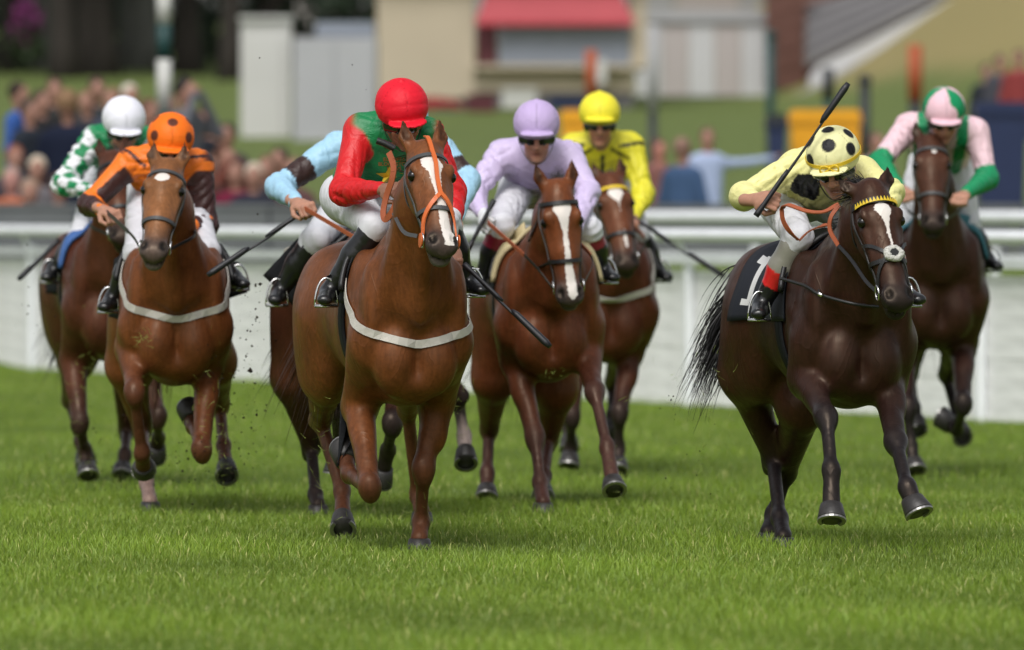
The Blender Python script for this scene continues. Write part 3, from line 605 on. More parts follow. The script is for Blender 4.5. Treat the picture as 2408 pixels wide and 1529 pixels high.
STEEL = mat('steel', (.70, .70, .70), .25, .5, metal=1.0); SHOE = mat('worn_shoe', (.34, .33, .32), .42, .5, metal=.9)
EYE = mat('horse_eye', (.006, .004, .0035), .16, .5)
HOOF = mat('hoof_horn', (.03, .027, .026), .45, .5, var=.4, vscale=30, bump=.2, bscale=90, stretch=(1, 1, .15))
WEB = mat('white_webbing', (.50, .475, .43), .75, .3, bump=.3, bscale=260, var=.12)

class Horse: pass
def sstep(a, b, x): t = np.clip((x - a) / (b - a), 0, 1); return t * t * (3 - 2 * t)

def make_horse(D):
    h = Horse(); h.D = D
    yaw = math.radians(D['yaw']); sc = D.get('sc', 1.0); dz = D.get('dz', 0.0)
    f = np.array([math.sin(yaw), -math.cos(yaw), 0]); b = np.array([math.cos(yaw), math.sin(yaw), 0]); u = np.array([0, 0, 1.])
    cx, cd = D['chest']; O = np.array([(cx - CX) * cd / FV, cd, dz])
    def L(a, bb, c): return O + sc * (f * a + b * bb + u * c)
    h.L, h.f, h.b, h.u, h.sc, h.O = L, f, b, u, sc, O
    Rb = np.array([f, b, u])
    C = np.array(D['coat']); CD = np.array(D.get('points', C)); CF = np.array(D.get('flank', C))
    P = []
    def E(c, r, k=.07, c_=C, R=Rb, sub=False): P.append(Ell(c, np.array(r) * sc, R, k * sc, c_, sub))
    wch = D.get('wide', 1.0)
    E(L(-.38, 0, 1.08), (.60, .27 * wch, .36), .1)
    E(L(.02, 0, 1.03), (.28, .235 * wch, .32), .1)
    E(L(-.85, 0, 1.12), (.42, .245, .28), .12, CF)
    E(L(-1.20, 0, 1.19), (.36, .25, .26), .12, CF)
    for s in (-1, 1):
        E(L(-1.18, .15 * s, 1.02), (.31, .15, .36), .09, CF)
        th = math.radians(20); Rs = np.array([f * math.cos(th) + u * math.sin(th), b, -f * math.sin(th) + u * math.cos(th)])
        E(L(.04, .195 * s * wch, 1.09), (.17, .090, .33), .04, C, Rs)
        E(L(.20, .190 * s * wch, .98), (.12, .100, .15), .04)
        E(L(.26, .098 * s, .90), (.13, .105, .165), .018)
        E(L(.25, .20 * s, 1.14), (.10, .05, .20), .04)
    E(L(.08, 0, .79), (.26, .14, .115), .06)
    P.append(Loft(L(.44, 0, 1.02), L(.40, 0, .80), (.006 * sc, .05 * sc), (.006 * sc, .06 * sc), b, .035 * sc, None, None, True))
    P.append(Loft(L(.02, 0, 1.36), L(-.36, 0, 1.35), .09 * sc, .10 * sc, b, .1 * sc, C))
    # neck
    p0 = V(*D['poll']); hl = D.get('hl', .64) * sc
    mx, my = D['muzzle']
    q = V(mx, my, D['poll'][2]); prj = np.linalg.norm(q - p0)
    dd = math.sqrt(max(hl * hl - prj * prj, .01)); p1 = V(mx, my, D['poll'][2] - dd)
    hl = np.linalg.norm(p1 - p0); hs_ = hl / .64
    n0 = L(.06, 0, 1.14); n1 = L(.22, 0, 1.28)
    mid = n1 * .45 + p0 * .55 + u * .015 * sc
    Pn = p0 - u * .05 * sc + (n1 - p0) * .04
    P.append(Loft(n0, n1, (.20 * sc, .30 * sc), (.155 * sc, .25 * sc), b, .12 * sc, C))
    P.append(Loft(n1, mid, (.155 * sc, .25 * sc), (.105 * sc, .165 * sc), b, .1 * sc, C))
    P.append(Loft(mid, Pn, (.105 * sc, .165 * sc), (.078 * sc, .105 * sc), b, .07 * sc, C))
    for s in (-1, 1):                   # the long muscle down each side of the neck to the point of the shoulder
        m1 = mid * .7 + Pn * .3 + b * .055 * s * sc; P.append(Loft(m1, L(.235, .135 * s, 1.03), (.045 * sc, .05 * sc), (.075 * sc, .07 * sc), b, .025 * sc, C))
    P.append(Loft(mid * .75 + Pn * .25 + f * .10 * sc - u * .08 * sc, L(.40, 0, 1.10), .035 * sc, .04 * sc, b, .03 * sc, C))
    h.neck = (n0, n1, mid, Pn)
    # head
    a = nrm(p1 - p0); v = np.array([D.get('hy', 0), -1, .35]); nn = nrm(v - a * np.dot(v, a)); s_ = np.cross(a, nn)
    if s_[0] < 0: s_ = -s_
    def H(t, s, n): return p0 + hs_ * (a * t + s_ * s + nn * n)
    h.H, h.ha, h.hn, h.hsd, h.hs, h.p0, h.p1 = H, a, nn, s_, hs_, p0, p1
    Rh = np.array([a, s_, nn])
    MZ = np.array(D.get('muzzle_col', C * .25))
    FC = np.array(D.get('face', C))
    def HE(c, r, k=.03, c_=FC, sub=False): P.append(Ell(H(*c), np.array(r) * hs_, Rh, k * hs_, c_, sub))
    def HL(c0, c1, r0, r1, k=.03, c_=FC, cb=None, sub=False):
        P.append(Loft(H(*c0), H(*c1), tuple(np.array(r0) * hs_), tuple(np.array(r1) * hs_), s_, k * hs_, c_, cb, sub))
    HL((.0, 0, -.045), (.16, 0, -.028), (.070, .085), (.092, .098), .05)
    HL((.16, 0, -.028), (.35, 0, -.018), (.095, .098), (.072, .078), .03)
    HL((.35, 0, -.018), (.555, 0, -.022), (.072, .078), (.060, .060), .03, FC, FC * .6 + MZ * .4)
    for s in (-1, 1):
        HE((.19, .052 * s, -.085), (.13, .042, .078), .035)
        HL((.185, .090 * s, .005), (.37, .062 * s, -.012), (.017, .017), (.012, .012), .025)
        HE((.155, .083 * s, .03), (.042, .021, .028), .02)
        HE((.563, .044 * s, .016), (.052, .030, .033), .018, MZ)
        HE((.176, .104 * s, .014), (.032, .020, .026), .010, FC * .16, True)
        HE((.150, .088 * s, .038), (.034, .016, .018), .012)
    HL((.24, 0, -.10), (.52, 0, -.075), (.055, .05), (.045, .034), .03)
    HE((.568, 0, -.012), (.064, .068, .060), .03, MZ)
    HE((.598, 0, -.06), (.046, .050, .036), .018, np.array(D.get('lip', MZ)))
    HE((.600, 0, -.031), (.055, .075, .006), .008, MZ * .5, True)
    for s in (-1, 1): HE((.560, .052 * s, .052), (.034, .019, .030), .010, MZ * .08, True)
    # ears
    for s, (et, es, en) in zip((-1, 1), D.get('ears', ((-.19, -.01, .03), (-.19, .01, .03)))):
        et = et - .035; base = np.array([.0, .052 * s, -.035]); tip = np.array([et, .060 * s + es, en - .03]); md = base * .5 + tip * .5 + np.array([0, .014 * s, 0])
        HL(base, md, (.029, .026), (.036, .024), .02); HL(md, tip, (.036, .024), (.006, .006), .012, FC, FC * .35)
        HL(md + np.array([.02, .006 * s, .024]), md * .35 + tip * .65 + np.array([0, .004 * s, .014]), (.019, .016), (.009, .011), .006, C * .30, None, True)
    # legs
    h.hooves = []
    for key, s in (('lf', -1), ('rf', 1)):
        lg = D.get(key)
        if lg is None: continue
        e, k_, ft, hf = [V(*p) for p in lg[:4]]
        cu, cl = C, CD; fs = sc * 1.09
        side = b
        ax1 = nrm(k_ - e)
        P.append(Loft(L(.16, .17 * s, .98), e, .115 * sc, .088 * sc, side, .07 * sc, cu))
        P.append(Loft(e, k_ - ax1 * .03, (.060 * fs, .084 * fs), (.043 * fs, .046 * fs), side, .05 * fs, cu, cu * .35 + cl * .65))
        fr = nrm(np.cross(ax1, side)); fr = fr if fr[1] < 0 else -fr
        P.append(Ell(e + (k_ - e) * .26 + side * s * .014 + fr * .022, (.048 * fs, .052 * fs, .13 * fs), np.array([side, fr, ax1]), .04 * fs, cu))
        ax2 = nrm(ft - k_); am = nrm(ax1 + ax2)
        P.append(Ell(k_, (.046 * fs, .048 * fs, .068 * fs), np.array([side, np.cross(am, side), am]), .04 * fs, cl))
        lower_leg(P, h, k_, ft, hf, lg[4] if len(lg) > 4 else None, fs, cl, side, fr, np.array(D.get('sock_' + key, cl)), .031)
    for key, s in (('lh', -1), ('rh', 1)):
        lg = D.get(key)
        if lg is None: continue
        st, hk, ft, hf = [V(*p) for p in lg[:4]]
        side = b
        P.append(Loft(L(-1.12, .15 * s, 1.10), st, (.14 * sc, .21 * sc), (.115 * sc, .14 * sc), side, .09 * sc, CF))
        ax1 = nrm(hk - st)
        P.append(Loft(st, hk, (.105 * sc, .125 * sc), (.047 * sc, .06 * sc), side, .06 * sc, CF, CF * .4 + CD * .6))
        fr = nrm(np.cross(ax1, side)); fr = fr if fr[1] < 0 else -fr
        ax2 = nrm(ft - hk)
        P.append(Ell(hk, (.050 * sc, .066 * sc, .075 * sc), np.array([side, fr, nrm(ax1 + ax2)]), .03 * sc, CD))
        P.append(Loft(hk - fr * .045 * sc - ax2 * .05 * sc, hk - fr * .03 * sc + ax2 * .06 * sc, .024 * sc, .022 * sc, side, .025 * sc, CD))
        lower_leg(P, h, hk, ft, hf, lg[4] if len(lg) > 4 else None, sc * 1.07, CD, side, fr, np.array(D.get('sock_' + key, CD)), .034)
    def cf(pos, cols): return np.clip(cols, 0, 1)
    vv, qq, cc = skin(P, D.get('vox', .009), 2, .014, cf)
    loc = np.array([O[0], O[1], 0.0])
    root = empty('racehorse', loc, D['label'], 'horse', 'racehorses in the field'); h.root = root
    h.body = meshobj('body', vv, qq, coat_mat(D.get('mark')), root, True, cc)
    w = (vv - p0) / hs_
    at = h.body.data.attributes.new('Face', 'FLOAT_VECTOR', 'POINT')
    at.data.foreach_set('vector', np.stack([w @ a, w @ s_, w @ nn], 1).astype(np.float32).ravel())
    h.bvh = BVHTree.FromPolygons([tuple(p) for p in vv], [tuple(q) for q in qq.tolist()])
    # eyes
    for s in (-1, 1):
        c = H(.176, .0890 * s, .015); mb = MB()
        mb.lathe(c, [(.027 * hs_ * math.sin(t), -.027 * hs_ * math.cos(t)) for t in np.linspace(.15, 3.0, 8)], 12)
        mb.build('eye', EYE, root, True)
    # hooves
    for (top, bot, toe, sd, hsc) in h.hooves:
        up = nrm(top - bot); mb = MB(); n = 20
        rings = []
        for (r, tt, fwd) in ((.043, 1.0, -.004), (.049, .93, 0), (.056, .5, .006), (.063, .06, .014), (.062, 0, .014)):
            rings.append([(bot + (top - bot) * tt + toe * (fwd + r * 1.08 * math.cos(2 * math.pi * k / n)) * hsc + sd * r * math.sin(2 * math.pi * k / n) * hsc) for k in range(n)])
        vs = [p for rg in rings for p in rg]; N = len(rings)
        fs = [(i * n + k, i * n + (k + 1) % n, (i + 1) * n + (k + 1) % n, (i + 1) * n + k) for i in range(N - 1) for k in range(n)]
        fs += [tuple(range(n - 1, -1, -1)), tuple((N - 1) * n + k for k in range(n))]
        mb.add(vs, fs); ho = mb.build('hoof', HOOF, root, True)
        sh = MB(); ks = [k for k in range(n + 1) if abs(((k + n / 2) % n) - n / 2) <= n * .38]
        ks = np.linspace(-.76 * math.pi, .76 * math.pi, 17)
        def ringp(r): return [bot - up * .002 + toe * (.014 + r * 1.08 * math.cos(q)) * hsc + sd * r * math.sin(q) * hsc for q in ks]
        o_, i_ = ringp(.0635), ringp(.046)
        vs = []
        for p, w in zip(o_, i_): vs += [p, w, w - up * .009, p - up * .009]
        fs = [(i * 4 + k, i * 4 + (k + 1) % 4, (i + 1) * 4 + (k + 1) % 4, (i + 1) * 4 + k) for i in range(16) for k in range(4)] + [(3, 2, 1, 0), (64, 65, 66, 67)]
        sh.add(vs, fs); so = sh.build('shoe', SHOE, ho); so.location = (0, 0, 0)
    return h

def lower_leg(P, h, kn, ft, hf, toe, fs, c, side, fr, sock, r):
    if toe == 'flat': hf = hf - np.array([0, 0, .034]); ft = ft - np.array([0, 0, .014])    # the foot sinks into the turf
    ax = nrm(ft - kn)
    P.append(Loft(kn + ax * .03 * fs, ft - ax * .02 * fs, (r * .92 * fs, r * 1.22 * fs), (r * .86 * fs, r * 1.12 * fs), side, .025 * fs, c, c * .5 + sock * .5))
    P.append(Ell(ft, (.037 * fs, .041 * fs, .046 * fs), np.array([side, np.cross(ax, side), ax]), .035 * fs, sock))
    d = nrm(hf - ft); up = -d if toe is None or toe == 'air' else np.array([0, 0, 1.0])
    top = hf + up * .075 * fs
    P.append(Loft(ft, top, .033 * fs, .039 * fs, side, .02 * fs, sock))
    tv = fr - up * np.dot(fr, up)
    if np.linalg.norm(tv) < .2: tv = np.array([0, -1, 0]) - up * np.dot(np.array([0, -1, 0]), up)
    if np.linalg.norm(tv) < .2: tv = np.array([0, 0, 1.]) - up * np.dot(np.array([0, 0, 1.]), up)
    tv = nrm(tv); h.hooves.append((top, hf, tv, np.cross(up, tv), fs * .95))
# ------------------------------------------------------------------ the eight runners (points read off the photograph, with their distances)
def star(t0, s0, rt, rs):
    return [(t0 + rt * math.sin(q), s0, rs * math.cos(q)) for q in np.linspace(-1.5, 1.5, 7)]
def track(pts): return pts
CHEST = (.136, .043, .0130); BRIGHT = (.14, .043, .015); BAY = (.105, .033, .013); DARK = (.038, .014, .008)
BLACKP = (.016, .012, .012)
H_A = dict(label='bright chestnut racehorse with white blaze under orange noseband, carrying the red capped jockey',
    chest=(949, 39.75), yaw=11.5, coat=CHEST, points=(.085, .03, .014), poll=(1003, 352, 39.05), muzzle=(1043, 606), hy=.28, vox=.0107,
    muzzle_col=(.05, .042, .04), lip=(.13, .115, .105), face=(.16, .053, .018), wide=.93,
    mark=track([(.085, -.02, 0), (.10, -.012, .040), (.15, -.006, .050), (.20, 0, .026), (.30, .006, .018), (.38, .014, .022), (.52, .026, .030), (.60, .024, .022)]),
    ears=((-.15, -.028, .02), (-.165, .03, .02)),
    lf=[(846, 955, 39.85), (870, 1150, 39.45), (822, 1115, 39.85), (806, 1062, 40.0)],
    rf=[(1026, 945, 39.95), (995, 1110, 39.85), (990, 1222, 39.98), (986, 1290, 39.9), 'flat'],
    lh=[(770, 880, 40.95), (752, 985, 41.55), (805, 1158, 41.3), (806, 1238, 41.1)],
    rh=[(965, 880, 42.0), (958, 960, 42.7), (982, 1158, 42.9), (992, 1225, 42.8), 'flat'])
H_B = dict(label='ginger chestnut racehorse with a small white star, carrying the orange capped jockey',
    chest=(410, 44.4), yaw=4, coat=(.138, .043, .0135), points=(.09, .032, .016), poll=(392, 392, 43.75), muzzle=(358, 617), hy=-.06, vox=.0122,
    muzzle_col=(.07, .055, .05), lip=(.14, .12, .11), face=(.21, .085, .032), mark=star(.125, -.005, .035, .04),
    ears=((-.11, -.02, .06), (-.11, .02, .06)),
    lf=[(310, 820, 44.35), (316, 925, 43.95), (334, 1068, 44.1), (338, 1110, 44.3)],
    rf=[(487, 860, 44.4), (474, 1062, 44.05), (455, 1002, 44.45), (444, 965, 44.55)],
    lh=[(300, 860, 45.6), (335, 1010, 45.9), (345, 1130, 45.2), (353, 1200, 45.0), 'flat'], sock_lh=(.30, .2, .17),
    rh=[(505, 850, 45.9), (517, 955, 46.5), (526, 1050, 46.2), (534, 1112, 46.0)])
H_C = dict(label='dark bay racehorse on the far left with blue cloth, carrying the white capped jockey',
    chest=(262, 48.5), yaw=8, coat=(.072, .022, .011), points=(.03, .016, .013), poll=(268, 372, 47.9), muzzle=(290, 580), hy=0, vox=.0150, dz=.05,
    muzzle_col=(.03, .022, .02), ears=((-.15, -.01, .02), (-.15, .01, .02)),
    lf=[(175, 850, 48.5), (188, 1000, 48.3), (200, 1060, 48.5), (207, 1120, 48.4)],
    rf=[(340, 850, 48.5), (372, 985, 48.2), (372, 1030, 48.6), (366, 1070, 48.7)],
    lh=[(180, 840, 49.9), (165, 940, 50.4), (190, 1040, 50.1), (205, 1085, 50.0)],
    rh=[(300, 860, 50.0), (298, 1010, 50.3), (294, 1070, 50.0), (284, 1118, 49.9)])
H_D = dict(label='brown racehorse mostly hidden behind the chestnut with the orange noseband',
    chest=(868, 43.5), yaw=11, coat=(.070, .024, .012), points=(.018, .013, .013), poll=(940, 420, 42.75), muzzle=(965, 640), hy=.05, vox=.0150,
    muzzle_col=(.03, .022, .02),
    lf=[(785, 870, 43.5), (790, 960, 43.2), (797, 1060, 43.5), (790, 1110, 43.5)],
    rf=[(940, 890, 43.5), (922, 1000, 43.2), (912, 1060, 43.5), (895, 1130, 43.6)],
    lh=[(690, 890, 44.6), (732, 1050, 44.9), (742, 1160, 44.6), (748, 1208, 44.5), 'flat'],
    rh=[(960, 900, 45.0), (1075, 930, 45.7), (1092, 1030, 45.6), (1096, 1084, 45.5)], sock_rh=(.35, .28, .26))
H_E = dict(label='bay racehorse with a long straight white blaze, ridden by jockey in plain lilac',
    chest=(1285, 45.3), yaw=5, coat=(.106, .029, .0105), points=(.06, .026, .02), poll=(1313, 446, 44.65), muzzle=(1343, 726), hy=.1, vox=.0122,
    muzzle_col=(.06, .05, .05), lip=(.13, .12, .12), face=(.15, .043, .014), wide=.96,
    mark=track([(.07, 0, 0), (.085, 0, .042), (.115, .0, .052), (.16, .002, .030), (.24, .004, .013), (.36, .004, .015), (.46, .008, .024), (.57, .012, .026), (.60, .01, .01)]),
    ears=((-.12, -.045, .03), (-.13, .03, .02)),
    lf=[(1215, 850, 45.25), (1259, 1035, 45.0), (1270, 1130, 44.85), (1277, 1203, 44.7), 'flat'],
    rf=[(1377, 828, 45.2), (1399, 925, 44.75), (1428, 1055, 44.5), (1444, 1155, 44.3)],
    lh=[(1160, 890, 46.4), (1150, 1010, 46.9), (1146, 1115, 46.7), (1144, 1172, 46.6)],
    rh=[(1308, 915, 46.4), (1290, 1035, 46.7), (1280, 1120, 46.3), (1276, 1165, 46.1)])
H_F = dict(label='bay racehorse with broad star, snip and yellow browband, carrying the bright yellow capped jockey',
    chest=(1428, 51.0), yaw=3, coat=(.078, .022, .010), points=(.02, .014, .014), poll=(1437, 424, 50.35), muzzle=(1477, 643), hy=.12, vox=.0150,
    muzzle_col=(.03, .024, .023), face=(.11, .035, .016),
    mark=track([(.075, 0, 0), (.09, 0, .035), (.125, 0, .048), (.16, .004, .03), (.19, .01, .006), (.28, .012, -.004), (.36, .012, -.002), (.40, .014, .012), (.47, .016, .010), (.49, .016, 0)]),
    ears=((-.12, -.03, .02), (-.14, .02, .02)),
    lf=[(1355, 835, 51.0), (1344, 985, 50.8), (1342, 1050, 50.95), (1338, 1095, 50.9)],
    rf=[(1480, 830, 51.0), (1457, 975, 50.7), (1455, 1055, 50.8), (1453, 1108, 50.7)],
    lh=[(1350, 820, 52.3), (1330, 910, 52.8), (1335, 1000, 52.6), (1340, 1050, 52.5)],
    rh=[(1470, 820, 52.3), (1440, 900, 52.8), (1440, 980, 52.6), (1440, 1020, 52.5)])
H_G = dict(label='dark brown racehorse with white sheepskin on its noseband and yellow toothed browband',
    chest=(1987, 39.3), yaw=11, coat=(.029, .0108, .0070), points=(.012, .0100, .0115), flank=(.044, .0155, .0085), poll=(2052, 446, 38.62), muzzle=(2118, 736), hy=.30, vox=.0107,
    muzzle_col=(.016, .013, .014), face=(.040, .015, .0095), wide=.96,
    mark=track([(.10, -.004, 0), (.115, -.002, .036), (.145, 0, .040), (.175, .002, .022), (.22, .004, .010), (.30, .008, .006), (.37, .012, .005)]),
    ears=((-.05, -.075, -.02), (-.10, .05, .0)),
    lf=[(1897, 890, 39.15), (1944, 985, 38.75), (1955, 1108, 38.55), (1955, 1224, 38.45)],
    rf=[(2085, 905, 39.2), (2108, 1045, 38.75), (2134, 1148, 38.45), (2158, 1208, 38.40)],
    lh=[(1750, 880, 40.55), (1817, 1075, 40.75), (1834, 1215, 40.4), (1843, 1286, 40.25), 'flat'],
    rh=[(1885, 950, 40.3), (1848, 1110, 40.9), (1818, 1210, 40.9), (1806, 1275, 40.8), 'flat'])
H_H = dict(label='very dark bay racehorse with a tiny star, carrying the pink and green jockey',
    chest=(2203, 50.5), yaw=1, coat=(.036, .0128, .0085), points=(.013, .011, .012), poll=(2190, 334, 49.85), muzzle=(2195, 550), hy=0, vox=.0150, dz=.09,
    muzzle_col=(.025, .02, .02), face=(.06, .022, .013), mark=star(.10, .012, .024, .016),
    ears=((-.13, -.03, .02), (-.13, .03, .02)),
    lf=[(2125, 850, 50.5), (2135, 960, 50.2), (2142, 1050, 50.2), (2153, 1108, 50.1)],
    rf=[(2262, 820, 50.5), (2266, 952, 50.1), (2250, 1010, 50.45), (2212, 985, 50.5)],
    lh=[(2150, 780, 51.7), (2140, 880, 52.2), (2150, 960, 52.0), (2160, 1010, 51.9)],
    rh=[(2255, 800, 51.7), (2225, 880, 52.2), (2250, 980, 52.0), (2264, 1022, 51.8)])
HS = {}
for key, D in zip('ABCDEFGH', (H_A, H_B, H_C, H_D, H_E, H_F, H_G, H_H)): HS[key] = make_horse(D)
# ------------------------------------------------------------------ jockeys
SKIN = mat('skin', rough=.5, spec=.4, attr='Col', var=.12, vscale=40, bump=.12, bscale=120, sub=.08)
SILK = mat('silk', rough=.46, spec=.42, attr='Col', var=.05, vscale=30, bump=.6, bscale=9, bdist=.02, bdistort=2.2)
CAPM = mat('cap_silk', rough=.55, spec=.28, attr='Col', bump=.35, bscale=20, bdistort=1.2)
BREECH = mat('breeches_nylon', rough=.55, spec=.35, attr='Col', var=.05, vscale=30, bump=.3, bscale=12, bdist=.02, bdistort=1.0)
BOOT = mat('boot_leather', rough=.28, spec=.5, attr='Col', bump=.35, bscale=30, coat=.2)
GOG = mat('goggle_lens', (.01, .011, .013), .08, .6, coat=.6)
WHIPM = mat('whip_black', (.012, .012, .016), .4, .5, bump=.2, bscale=400)
SKINC = (.43, .22, .15)

def hand_prims(w, d, n, sz, c):
    """closed fist: w wrist, d knuckle direction, n back of the hand"""
    d = nrm(d); n = nrm(n - d * np.dot(n, d)); y = np.cross(n, d); P = []
    def Q(a, b, cc): return w + sz * (d * a + y * b + n * cc)
    R = np.array([d, y, n])
    P.append(Loft(Q(-.07, 0, 0), Q(.02, 0, 0), .027 * sz, (.032 * sz, .022 * sz), y, .02, c))
    P.append(Ell(Q(.05, 0, 0), np.array((.048, .043, .020)) * sz, R, .02, c))
    for i, ln in enumerate((.95, 1.06, 1.0, .82)):
        o = -.033 + .022 * i
        a = Q(.082, o, .004); b = Q(.082 + .022 * ln, o, -.03 * ln); e = Q(.082 - .002, o * .95, -.048 * ln); g = Q(.055, o * .95, -.044 * ln)
        P += [Loft(a, b, .0115 * sz, .0100 * sz, y, .006, c), Loft(b, e, .0100 * sz, .0092 * sz, y, .003, c), Loft(e, g, .0092 * sz, .0078 * sz, y, .003, c)]
        P.append(Ell(a, (.0125 * sz,) * 3, R, .006, tuple(np.array(c) * (1.08, 1.0, .95))))
    a = Q(.022, -.036, -.008); b = Q(.055, -.052, -.030); e = Q(.085, -.036, -.046)
    P += [Loft(a, b, .0145 * sz, .0115 * sz, y, .012, c), Loft(b, e, .0112 * sz, .0085 * sz, y, .004, c)]
    return P

def wrinkle(v, q, amp, seed, freq=30):
    """gathers in thin cloth: ridged waves pushed along the normals"""
    r = np.random.default_rng(seed); a, b, c = v[q[:, 0]], v[q[:, 1]], v[q[:, 2]]
    fn = np.cross(b - a, c - a); n = np.zeros_like(v)
    for k in range(4): 
        for ax in range(3): n[:, ax] += np.bincount(q[:, k], fn[:, ax], len(v))
    n /= np.maximum(np.linalg.norm(n, axis=1), 1e-12)[:, None]
    s = np.zeros(len(v))
    for i in range(3):                 # long creases, each set running its own way in its own patches
        d = nrm(r.normal(size=3)); e = nrm(np.cross(d, r.normal(size=3))); fr = freq * r.uniform(.7, 1.3)
        wv = v @ d * fr + r.uniform(0, 6.3) + 2.2 * np.sin(v @ e * fr * .16 + r.uniform(0, 6)) + .8 * np.sin(v @ nrm(r.normal(size=3)) * fr * .4)
        m = np.clip(.35 + .9 * np.sin(v @ nrm(r.normal(size=3)) * 11 + r.uniform(0, 6)), 0, 1)
        s += m * ((1 - np.abs(np.sin(wv))) ** 2 * 2 - .6)
    return v + n * (s * amp / 3)[:, None]

def seg(pos, A, B):
    ax = B - A; t = np.clip((pos - A) @ ax / (ax @ ax), -.2, 1.2); return t, np.linalg.norm(pos - (A + t[:, None] * ax), axis=1)

def make_jockey(J, horse):
    g = {k: V(*J[k]) for k in ('head', 'shL', 'shR', 'elL', 'elR', 'haL', 'haR', 'hip', 'knL', 'knR', 'ftL', 'ftR')}
    sc = J.get('sc', 1.05); f, b, u = horse.f, horse.b, horse.u
    for s in 'LR':                      # knees on the saddle flaps, feet in the irons beside the girth
        for nm, aa, bm in (('kn', -.06, J.get('kb', .235)), ('ft', -.20, .325)):
            sg = 1 if s == 'R' else -1; x, y, d = J[nm + s]; w = V(x, y, horse.O[1] - aa * math.cos(math.atan2(f[0], -f[1]))) - horse.O
            bb = max(abs(w @ b) if (w @ b) * sg > 0 else 0, bm * horse.sc) * sg; g[nm + s] = horse.O + f * aa + b * bb + u * w[2]
    class K: pass
    k = K(); k.g = g; k.sc = sc
    loc = np.array([g['hip'][0], g['hip'][1], horse.O[2] + .6]) 
    root = empty('person', loc, J['label'], 'jockey', 'jockeys in the field'); k.root = root
    # head frame
    yw, pt, rl = [math.radians(a) for a in J.get('look', (0, 30, 0))]
    F = np.array([math.sin(yw) * math.cos(pt), -math.cos(yw) * math.cos(pt), -math.sin(pt)])
    S = nrm(np.cross(F, [0, 0, 1])); S = S if S[0] > 0 else -S; U = np.cross(S, F); U = U if U[2] > -.2 else -U
    S2 = S * math.cos(rl) + U * math.sin(rl); U = -S * math.sin(rl) + U * math.cos(rl); S = S2
    hc = g['head']; hz = sc * 1.0
    def Hd(s, ff, uu): return hc + hz * (S * s + F * ff + U * uu)
    R = np.array([S, F, U]); sk = np.array(J.get('skin', SKINC))
    neck0 = (g['shL'] + g['shR']) / 2
    lip = sk * np.array((1.0, .7, .7))
    HP = [Ell(Hd(0, -.01, .02), np.array((.078, .098, .105)) * hz, R, .03, sk), Ell(Hd(0, .022, -.065), np.array((.058, .066, .065)) * hz, R, .03, sk),
          Ell(Hd(0, .066, -.112), np.array((.026, .022, .020)) * hz, R, .02, sk), Loft(Hd(0, .088, -.005), Hd(0, .108, -.045), .010 * hz, .014 * hz, S, .012, sk * (1.05, .92, .9)),
          Ell(Hd(.014, .096, -.048), (.010 * hz,) * 3, R, .008, sk), Ell(Hd(-.014, .096, -.048), (.010 * hz,) * 3, R, .008, sk),
          Ell(Hd(.040, .062, -.040), np.array((.022, .02, .02)) * hz, R, .02, sk * (1.12, .92, .88)), Ell(Hd(-.040, .062, -.040), np.array((.022, .02, .02)) * hz, R, .02, sk * (1.12, .92, .88)),
          Ell(Hd(0, .084, -.076), np.array((.024, .010, .006)) * hz, R, .006, lip), Ell(Hd(0, .082, -.088), np.array((.021, .010, .007)) * hz, R, .006, lip),
          Ell(Hd(0, .096, -.0815), np.array((.026, .014, .0022)) * hz, R, .004, lip * .4, True),
          Ell(Hd(.078, -.012, -.02), np.array((.012, .02, .032)) * hz, R, .01, sk), Ell(Hd(-.078, -.012, -.02), np.array((.012, .02, .032)) * hz, R, .01, sk)]
    parts = [skin(HP, .0065, 1, .008)]
    TP = [Loft(Hd(0, -.02, -.05), neck0 - (neck0 - g['hip']) * .05, .055 * sc, .07 * sc, S, .03, sk),
          Loft(neck0, g['hip'], (.12 * sc, .085 * sc), (.10 * sc, .09 * sc), b, .05, sk)]
    for s in 'LR':
        TP += [Loft(neck0, g['sh' + s], .06 * sc, .05 * sc, b, .04, sk), Loft(g['sh' + s], g['el' + s], .045 * sc, .036 * sc, b, .03, sk),
               Loft(g['el' + s], g['ha' + s], .036 * sc, .026 * sc, b, .03, sk)]
        hj = g['hip'] + b * (.08 if s == 'R' else -.08) * sc
        TP += [Loft(hj, g['kn' + s], .075 * sc, .045 * sc, b, .03, sk), Loft(g['kn' + s], g['ft' + s], .045 * sc, .032 * sc, b, .03, sk)]
    parts.append(skin(TP, .02, 1, .012))
    for s in 'LR':
        el, ha = g['el' + s], g['ha' + s]; d = nrm(ha - el); hd = nrm(d + np.array(J.get('hd' + s, (0, -.2, 0))))
        nb = np.array(J.get('hn' + s, (0, -.45, .9)))
        c = np.array(J['glove']) if 'glove' in J else sk
        parts.append(skin(hand_prims(ha, hd, nb, sc * 1.05, c), .005, 1, .006))
    v, q, c = join(parts); meshobj('body', v, q, SKIN, root, True, c)
    # jacket
    ct = np.array(J['torso']); cs = np.array(J['sleeve']); P = []
    ch = neck0 * .72 + g['hip'] * .28; hipu = g['hip'] + u * .02
    tb = nrm(g['shR'] - g['shL'])
    P.append(Loft(hipu, ch, (.150 * sc, .115 * sc), (.175 * sc, .125 * sc), tb, .06, ct))
    P.append(Loft(ch, neck0 - (neck0 - ch) * .1, (.175 * sc, .125 * sc), (.13 * sc, .095 * sc), tb, .06, ct))
    P.append(Loft(neck0 * .9 + ch * .1, neck0 + (hc - neck0) * .35, .085 * sc, .062 * sc, S, .04, ct))
